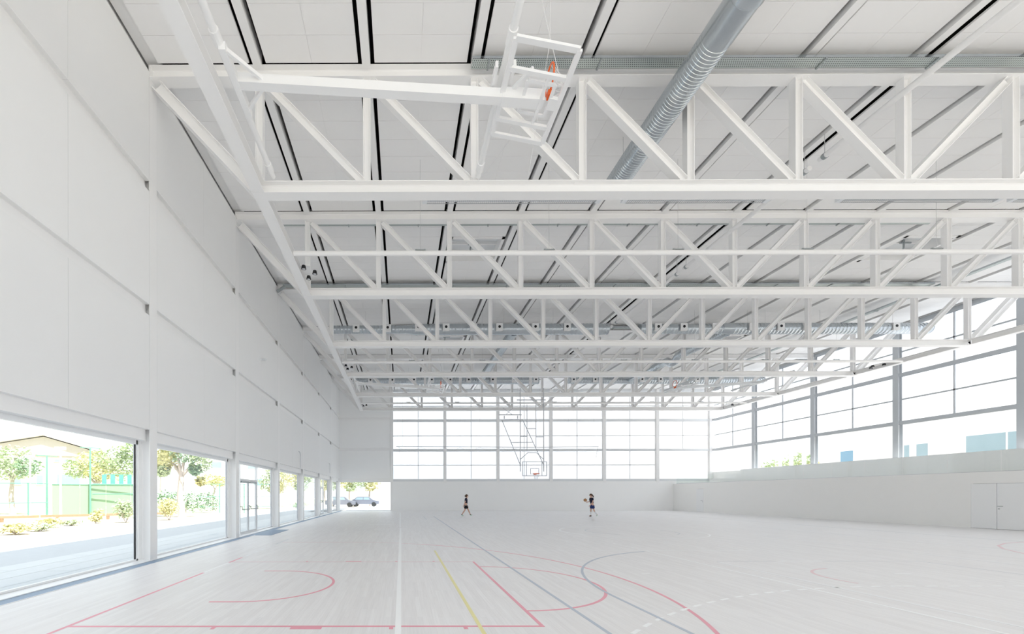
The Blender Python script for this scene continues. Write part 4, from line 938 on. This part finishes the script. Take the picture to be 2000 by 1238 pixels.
shrub((-18.3, 21.8), 1.2, 0.55, 420, 'low leafy shrub at the foot of the white lamp post', 'leaf_y', 45)
shrub((-18.4, 23.3), 1.3, 0.35, 360, 'flat shrub just past the white lamp post', 'leaf_g', 46)
shrub((-18.3, 25.0), 0.8, 0.9, 360, 'small upright shrub against the timber rail', 'leaf_y', 47)
shrub((-12.0, 50.5), 3.0, 0.9, 500, 'low hedge shrub outside the far corner window', 'leaf_d', 48, 0.14)
# court wall, fence, lamp posts, rail
def seg(p, q, f): return (p[0] + (q[0] - p[0]) * f, p[1] + (q[1] - p[1]) * f)
A, B_ = (-26.7, 31.9), (-21.2, 35.8)
t = thing('court_wall', 'pale green solid wall of the sports court', 'wall', (A[0], A[1], GZ))
for i in range(4):
    p, q = seg(A, B_, i / 4 + 0.002), seg(A, B_, (i + 1) / 4 - 0.002); MB().bar((p[0], p[1], GZ + 1.22), (q[0], q[1], GZ + 1.22), 0.2, 2.5).build('wall_section', M['greenwall'], t)
MB().bar((A[0], A[1], GZ + 2.5), (B_[0], B_[1], GZ + 2.5), 0.26, 0.06).build('coping', M['greensteel'], t)
t = thing('windscreen_panels', 'turquoise screen panels on top of the court wall', 'screen', (-21, 36, GZ + 2.6))
for i in range(6):
    p, q = seg(A, B_, 0.46 + i * 0.085), seg(A, B_, 0.46 + i * 0.085 + 0.045 + 0.02 * (i > 3)); MB().bar((p[0], p[1], GZ + 2.95), (q[0], q[1], GZ + 2.95), 0.05, 0.75).build('screen_panel', M['greenscreen'], t)
p, q = seg(A, B_, 0.48), seg(A, B_, 0.96); MB().bar((p[0], p[1], GZ + 3.35), (q[0], q[1], GZ + 3.35), 0.04, 0.05).build('top_rail', M['greensteel'], t); MB().bar((p[0], p[1], GZ + 2.56), (q[0], q[1], GZ + 2.56), 0.04, 0.05).build('bottom_rail', M['greensteel'], t)
t = thing('court_fence', 'open green tube fence left of the court wall', 'fence', (-29, 30.2, GZ))
C0, C1 = (-36.5, 25.2), (-26.8, 31.7)
for f in (0.0, 0.2, 0.42, 0.66, 0.9): p = seg(C0, C1, f); MB().tube([(p[0], p[1], GZ - 0.05), (p[0], p[1], GZ + 2.6)], 0.05, 8).build('post', M['greensteel'], t)
for z in (0.12, 1.1, 2.55): MB().tube([(*C0, GZ + z), (*C1, GZ + z)], 0.03, 6).build('rail', M['greensteel'], t)
t = thing('green_fence', 'dark green tube fence behind the pale trunked tree', 'fence', (-16, 36, GZ))
F0, F1 = (-18.2, 37.5), (-11.5, 39.5)
for f in (0.25, 0.42, 0.55, 0.7, 0.92): p = seg(F0, F1, f); MB().tube([(p[0], p[1], GZ - 0.05), (p[0], p[1], GZ + 2.7)], 0.045, 8).build('post', M['greensteel'], t)
for z in (0.6, 1.5, 2.65): MB().tube([(*F0, GZ + z), (*F1, GZ + z)], 0.025, 6).build('rail', M['greensteel'], t)
hd = thing('hedge', 'dark green hedge screen behind the shrubs in the second window', 'hedge', (-20.2, 38, GZ))
rnd = random.Random(5); hb = MB()
for i in range(6): leaves(hb, (-21.5 + i * 0.75, 37.6 + i * 0.35, GZ + 1.1), (0.7, 0.5, 1.1), 260, 0.12, rnd)
hb.build('foliage', M['leaf_d'], hd); MB().tube([(-19.8, 38.3, GZ - 0.03), (-19.7, 38.4, GZ + 1.2)], 0.05, 6).build('stem', M['bark'], hd)
def lamp(p, h, m, kind, label):
    t = thing('lamp_post', label, 'lamp post', (p[0], p[1], GZ), 'court lamp posts')
    MB().tube([(p[0], p[1], GZ - 0.05), (p[0], p[1], GZ + h)], [0.075, 0.05], 10).build('pole', m, t)
    if kind == 'T': MB().bar((p[0] - 0.55, p[1] - 0.35, GZ + h), (p[0] + 0.55, p[1] + 0.35, GZ + h), 0.06, 0.05).build('cross_arm', m, t)
    else:
        MB().bar((p[0] - 0.28, p[1] - 0.1, GZ + h - 0.08), (p[0] + 0.28, p[1] + 0.1, GZ + h - 0.08), 0.12, 0.05).build('cross_arm', m, t)
        for s in (-0.2, 0.2): MB().box(p[0] + s - 0.14, p[0] + s + 0.14, p[1] - 0.12, p[1] + 0.06, GZ + h - 0.06, GZ + h + 0.12).build('floodlight', M['riggrey'], t)
lamp((-23.6, 28.9), 4.9, M['rigwhite'], 'F', 'white lamp post in front of the pale green court wall')
lamp((-29.9, 33.6), 4.8, M['rigwhite'], 'F', 'white lamp post behind the open green fence')
lamp((-24.6, 33.0), 5.4, M['greensteel'], 'T', 'green T-shaped mast rising above the court wall')
lamp((-28.2, 33.2), 4.8, M['greensteel'], 'T', 'green T-shaped mast at the end of the open fence')
t = thing('court_gate', 'green goal-shaped gate frame hung on the court wall mast', 'gate', (-23, 34, GZ))
for pts in ([(-24.5, 33.08, GZ + 2.55), (-22.0, 34.6, GZ + 2.55)], [(-24.5, 33.08, GZ + 1.75), (-22.0, 34.6, GZ + 1.75)], [(-22.0, 34.6, GZ + 1.7), (-22.0, 34.6, GZ + 3.4)]): MB().tube(pts, 0.04, 6).build('bar', M['greensteel'], t)
t = thing('timber_rail', 'low orange timber knee rail beside the earth strip', 'rail', (-22, 27.5, GZ))
T0, T1 = (-31.5, 20.5), (-17.8, 31.2)
for i in range(5): p, q = seg(T0, T1, i / 5), seg(T0, T1, (i + 1) / 5 - 0.004); MB().bar((p[0], p[1], GZ + 0.30), (q[0], q[1], GZ + 0.30), 0.12, 0.16).build('beam', M['timber'], t)
for i in range(7): p = seg(T0, T1, 0.03 + i * 0.155); MB().box(p[0] - 0.07, p[0] + 0.07, p[1] - 0.07, p[1] + 0.07, GZ - 0.04, GZ + 0.24).build('post', M['timber'], t)

# houses beyond the court
def wall_pts(p, q, f, z): return (p[0] + (q[0] - p[0]) * f, p[1] + (q[1] - p[1]) * f, z)
def facade_window(t, p, q, f0, f1, z0, z1, out, m='darkpane'):
    n = Vector((q[1] - p[1], -(q[0] - p[0]), 0)).normalized() * out
    a, b = Vector(wall_pts(p, q, f0, z0)), Vector(wall_pts(p, q, f1, z0)); up = Vector((0, 0, z1 - z0))
    def slab(a, b, up, d0, d1): return [a + n * d0, b + n * d0, b + n * d0 + up, a + n * d0 + up, a + n * d1, b + n * d1, b + n * d1 + up, a + n * d1 + up]
    fs = [(0, 1, 2, 3), (7, 6, 5, 4), (4, 5, 1, 0), (5, 6, 2, 1), (6, 7, 3, 2), (7, 4, 0, 3)]
    wdw = MB().add(slab(a, b, up, -0.05, 0.06), fs).build('window', M['sill'], t)
    e = (b - a).normalized() * 0.08; v = Vector((0, 0, 0.08))
    MB().add(slab(a + e + v, b - e + v, up - v * 2, 0.0, 0.075), fs).build('pane', M[m], wdw)
P0, P1 = (-55.4, 54.4), (-43.5, 61.0)
t = thing('gabled_hall', 'cream gabled hall beyond the sports court', 'building', (-58, 53, GZ))
mid = seg(P0, P1, 0.5); back = Vector((-10, 18, 0))
gz = [(*P0, GZ), (*P1, GZ), (*P1, 7.6), (*mid, 9.7), (*P0, 7.9)]
gb = [tuple(Vector(v) + back) for v in gz]
MB().add(gz + gb, [(4, 3, 2, 1, 0), (5, 6, 7, 8, 9), (0, 1, 6, 5), (1, 2, 7, 6), (4, 0, 5, 9)]).build('walls', M['render'], t)
ov = Vector((0.3, -0.5, 0.12)); th = Vector((0, 0, 0.22))
for a, b in ((2, 3), (3, 4)):
    r4 = [Vector(gz[a]) + ov, Vector(gz[b]) + ov, Vector(gb[b]) + Vector((0, 0, 0.12)), Vector(gb[a]) + Vector((0, 0, 0.12))]; MB().add(r4 + [v + th for v in r4], [(0, 1, 2, 3), (7, 6, 5, 4), (0, 4, 5, 1), (1, 5, 6, 2), (2, 6, 7, 3), (3, 7, 4, 0)]).build('roof_slope', M['roofsheet'], t)
for f0, f1, z0, z1 in ((0.58, 0.64, 6.2, 6.7), (0.66, 0.72, 6.2, 6.7), (0.44, 0.50, 3.0, 4.4), (0.60, 0.80, 2.6, 4.6), (0.25, 0.33, 3.0, 4.4), (0.06, 0.16, 3.0, 4.4)): facade_window(t, P0, P1, f0, f1, z0, z1, 1)
MB().bar((*seg(P0, P1, 0.0), 7.2), (*seg(P0, P1, 1.0), 7.2), 0.3, 0.12).build('string_course', M['roofsheet'], t)
Q0, Q1 = (-36.5, 70.0), (-22.5, 78.0)
t = thing('white_block', 'white building with small windows behind the second window tree', 'building', (-29, 74, GZ))
q4 = [(*Q0, GZ), (*Q1, GZ), (-28, 90, GZ), (-42, 82, GZ)]
MB().add(q4 + [(x, y, 8.2) for x, y, z in q4], [(0, 1, 5, 4), (1, 2, 6, 5), (2, 3, 7, 6), (3, 0, 4, 7), (4, 5, 6, 7)]).build('walls', M['render_white'], t)
MB().add([(x, y, 8.2) for x, y, z in q4] + [(x, y, 8.5) for x, y, z in q4], [(0, 1, 5, 4), (1, 2, 6, 5), (2, 3, 7, 6), (3, 0, 4, 7), (4, 5, 6, 7), (3, 2, 1, 0)]).build('roof', M['roofsheet'], t)
for i in range(5): facade_window(t, Q0, Q1, 0.06 + i * 0.19, 0.18 + i * 0.19, 6.2, 7.4, 1)
for f0, f1 in ((0.30, 0.36), (0.40, 0.46), (0.70, 0.80)): facade_window(t, Q0, Q1, f0, f1, 3.2, 4.6, 1)
def car(x, y, m, label):
    t = thing('parked_car', label, 'car', (x, y, GZ), 'parked cars')
    pr = [(-2.0, 0.3), (2.0, 0.3), (2.05, 0.75), (1.2, 0.9), (0.6, 1.38), (-1.0, 1.40), (-1.7, 0.95), (-2.05, 0.85)]
    n = len(pr); vs = [(x + a, y - 0.8, GZ + z) for a, z in pr] + [(x + a, y + 0.8, GZ + z) for a, z in pr]
    MB().add(vs, [tuple(range(n)), tuple(range(2 * n - 1, n - 1, -1))] + [(i, i + n, (i + 1) % n + n, (i + 1) % n) for i in range(n)]).build('body', m, t)
    for a, b in ((-1.45, -0.25), (-0.15, 0.75)): MB().add([(x + a, y - 0.81, GZ + 0.95), (x + b, y - 0.81, GZ + 0.95), (x + min(b, 0.55), y - 0.81, GZ + 1.3), (x + max(a, -1.0), y - 0.81, GZ + 1.3), (x + a, y - 0.79, GZ + 0.95), (x + b, y - 0.79, GZ + 0.95), (x + min(b, 0.55), y - 0.79, GZ + 1.3), (x + max(a, -1.0), y - 0.79, GZ + 1.3)], [(0, 1, 2, 3), (0, 4, 5, 1), (1, 5, 6, 2), (2, 6, 7, 3), (3, 7, 4, 0)]).build('window', M['darkpane'], t)
    for a in (-1.3, 1.3):
        for s in (-0.82, 0.82): MB().tube([(x + a, y + s - 0.1, GZ + 0.3), (x + a, y + s + 0.1, GZ + 0.3)], 0.32, 14).build('wheel', M['rubber'], t)
car(-8.4, 58, M['carpaint'], 'grey parked car in the low corner window, nearer the corner'); car(-5.2, 60, M['carpaint'], 'grey parked car in the low corner window, nearer the base wall')

# ------------------------------------------------------------------ outdoors, glazed side
BXF = 45.0
t = thing('neighbour_building', 'white building with blue windows beyond the clear strip of the glazed wall', 'building', (BXF + 5, 25, GZ))
MB().box(BXF, BXF + 12, 2, 45.0, GZ - 0.1, 10.5).build('walls', M['render_white'], t)
MB().box(BXF - 0.1, BXF + 12.1, 1.9, 45.1, 10.5, 10.8).build('roof', M['render_white'], t)
def bw(y0, y1, z0, z1, m, panes):
    w = MB().box(BXF - 0.06, BXF + 0.05, y0, y1, z0, z1).build('window', M['sill'], t); n = panes; q = (y1 - y0) / n
    for i in range(n): MB().box(BXF - 0.075, BXF - 0.05, y0 + q * i + 0.06, y0 + q * (i + 1) - 0.06, z0 + 0.06, z1 - 0.06).build('pane', M[m], w)
bw(41.6, 42.9, 4.7, 6.0, 'bluepane', 1); bw(35.7, 36.6, 4.6, 6.0, 'darkpane', 1); bw(37.0, 37.5, 4.6, 6.0, 'darkpane', 1); bw(26.5, 33.4, 4.4, 6.25, 'darkpane', 3)
for i, px in enumerate((1520.5, 1542, 1566.5)):
    x = 38.0; y = 816 * x / (px - 784)
    o = MB().box(x, x + 0.22, y - 0.1, y + 0.1, GZ - 0.05, 7.5).build('canopy_post', M['steel_grey']); tag(o, ['slim grey post outside the glazed wall, farthest of three', 'slim grey post outside the glazed wall, middle of three', 'slim grey post outside the glazed wall, nearest of three'][i], 'post', 'canopy posts')
for i, (x, y, h, lb) in enumerate(((52, 58, 6.6, 'distant tree top low behind the grey posts'), (50, 52.5, 7.0, 'yellow-green tree top right of the grey posts'))):
    tree((x, y), [((-1, 0, h * 0.7), (1.6, 1.5, 1.2)), ((1, 0, h * 0.72), (1.6, 1.5, 1.2)), ((0, 0, h * 0.85), (1.7, 1.5, 1.0))], h * 0.5, 0.15, 300, lb, ['leaf_g', 'leaf_y'], 60 + i, 3, 0.2)
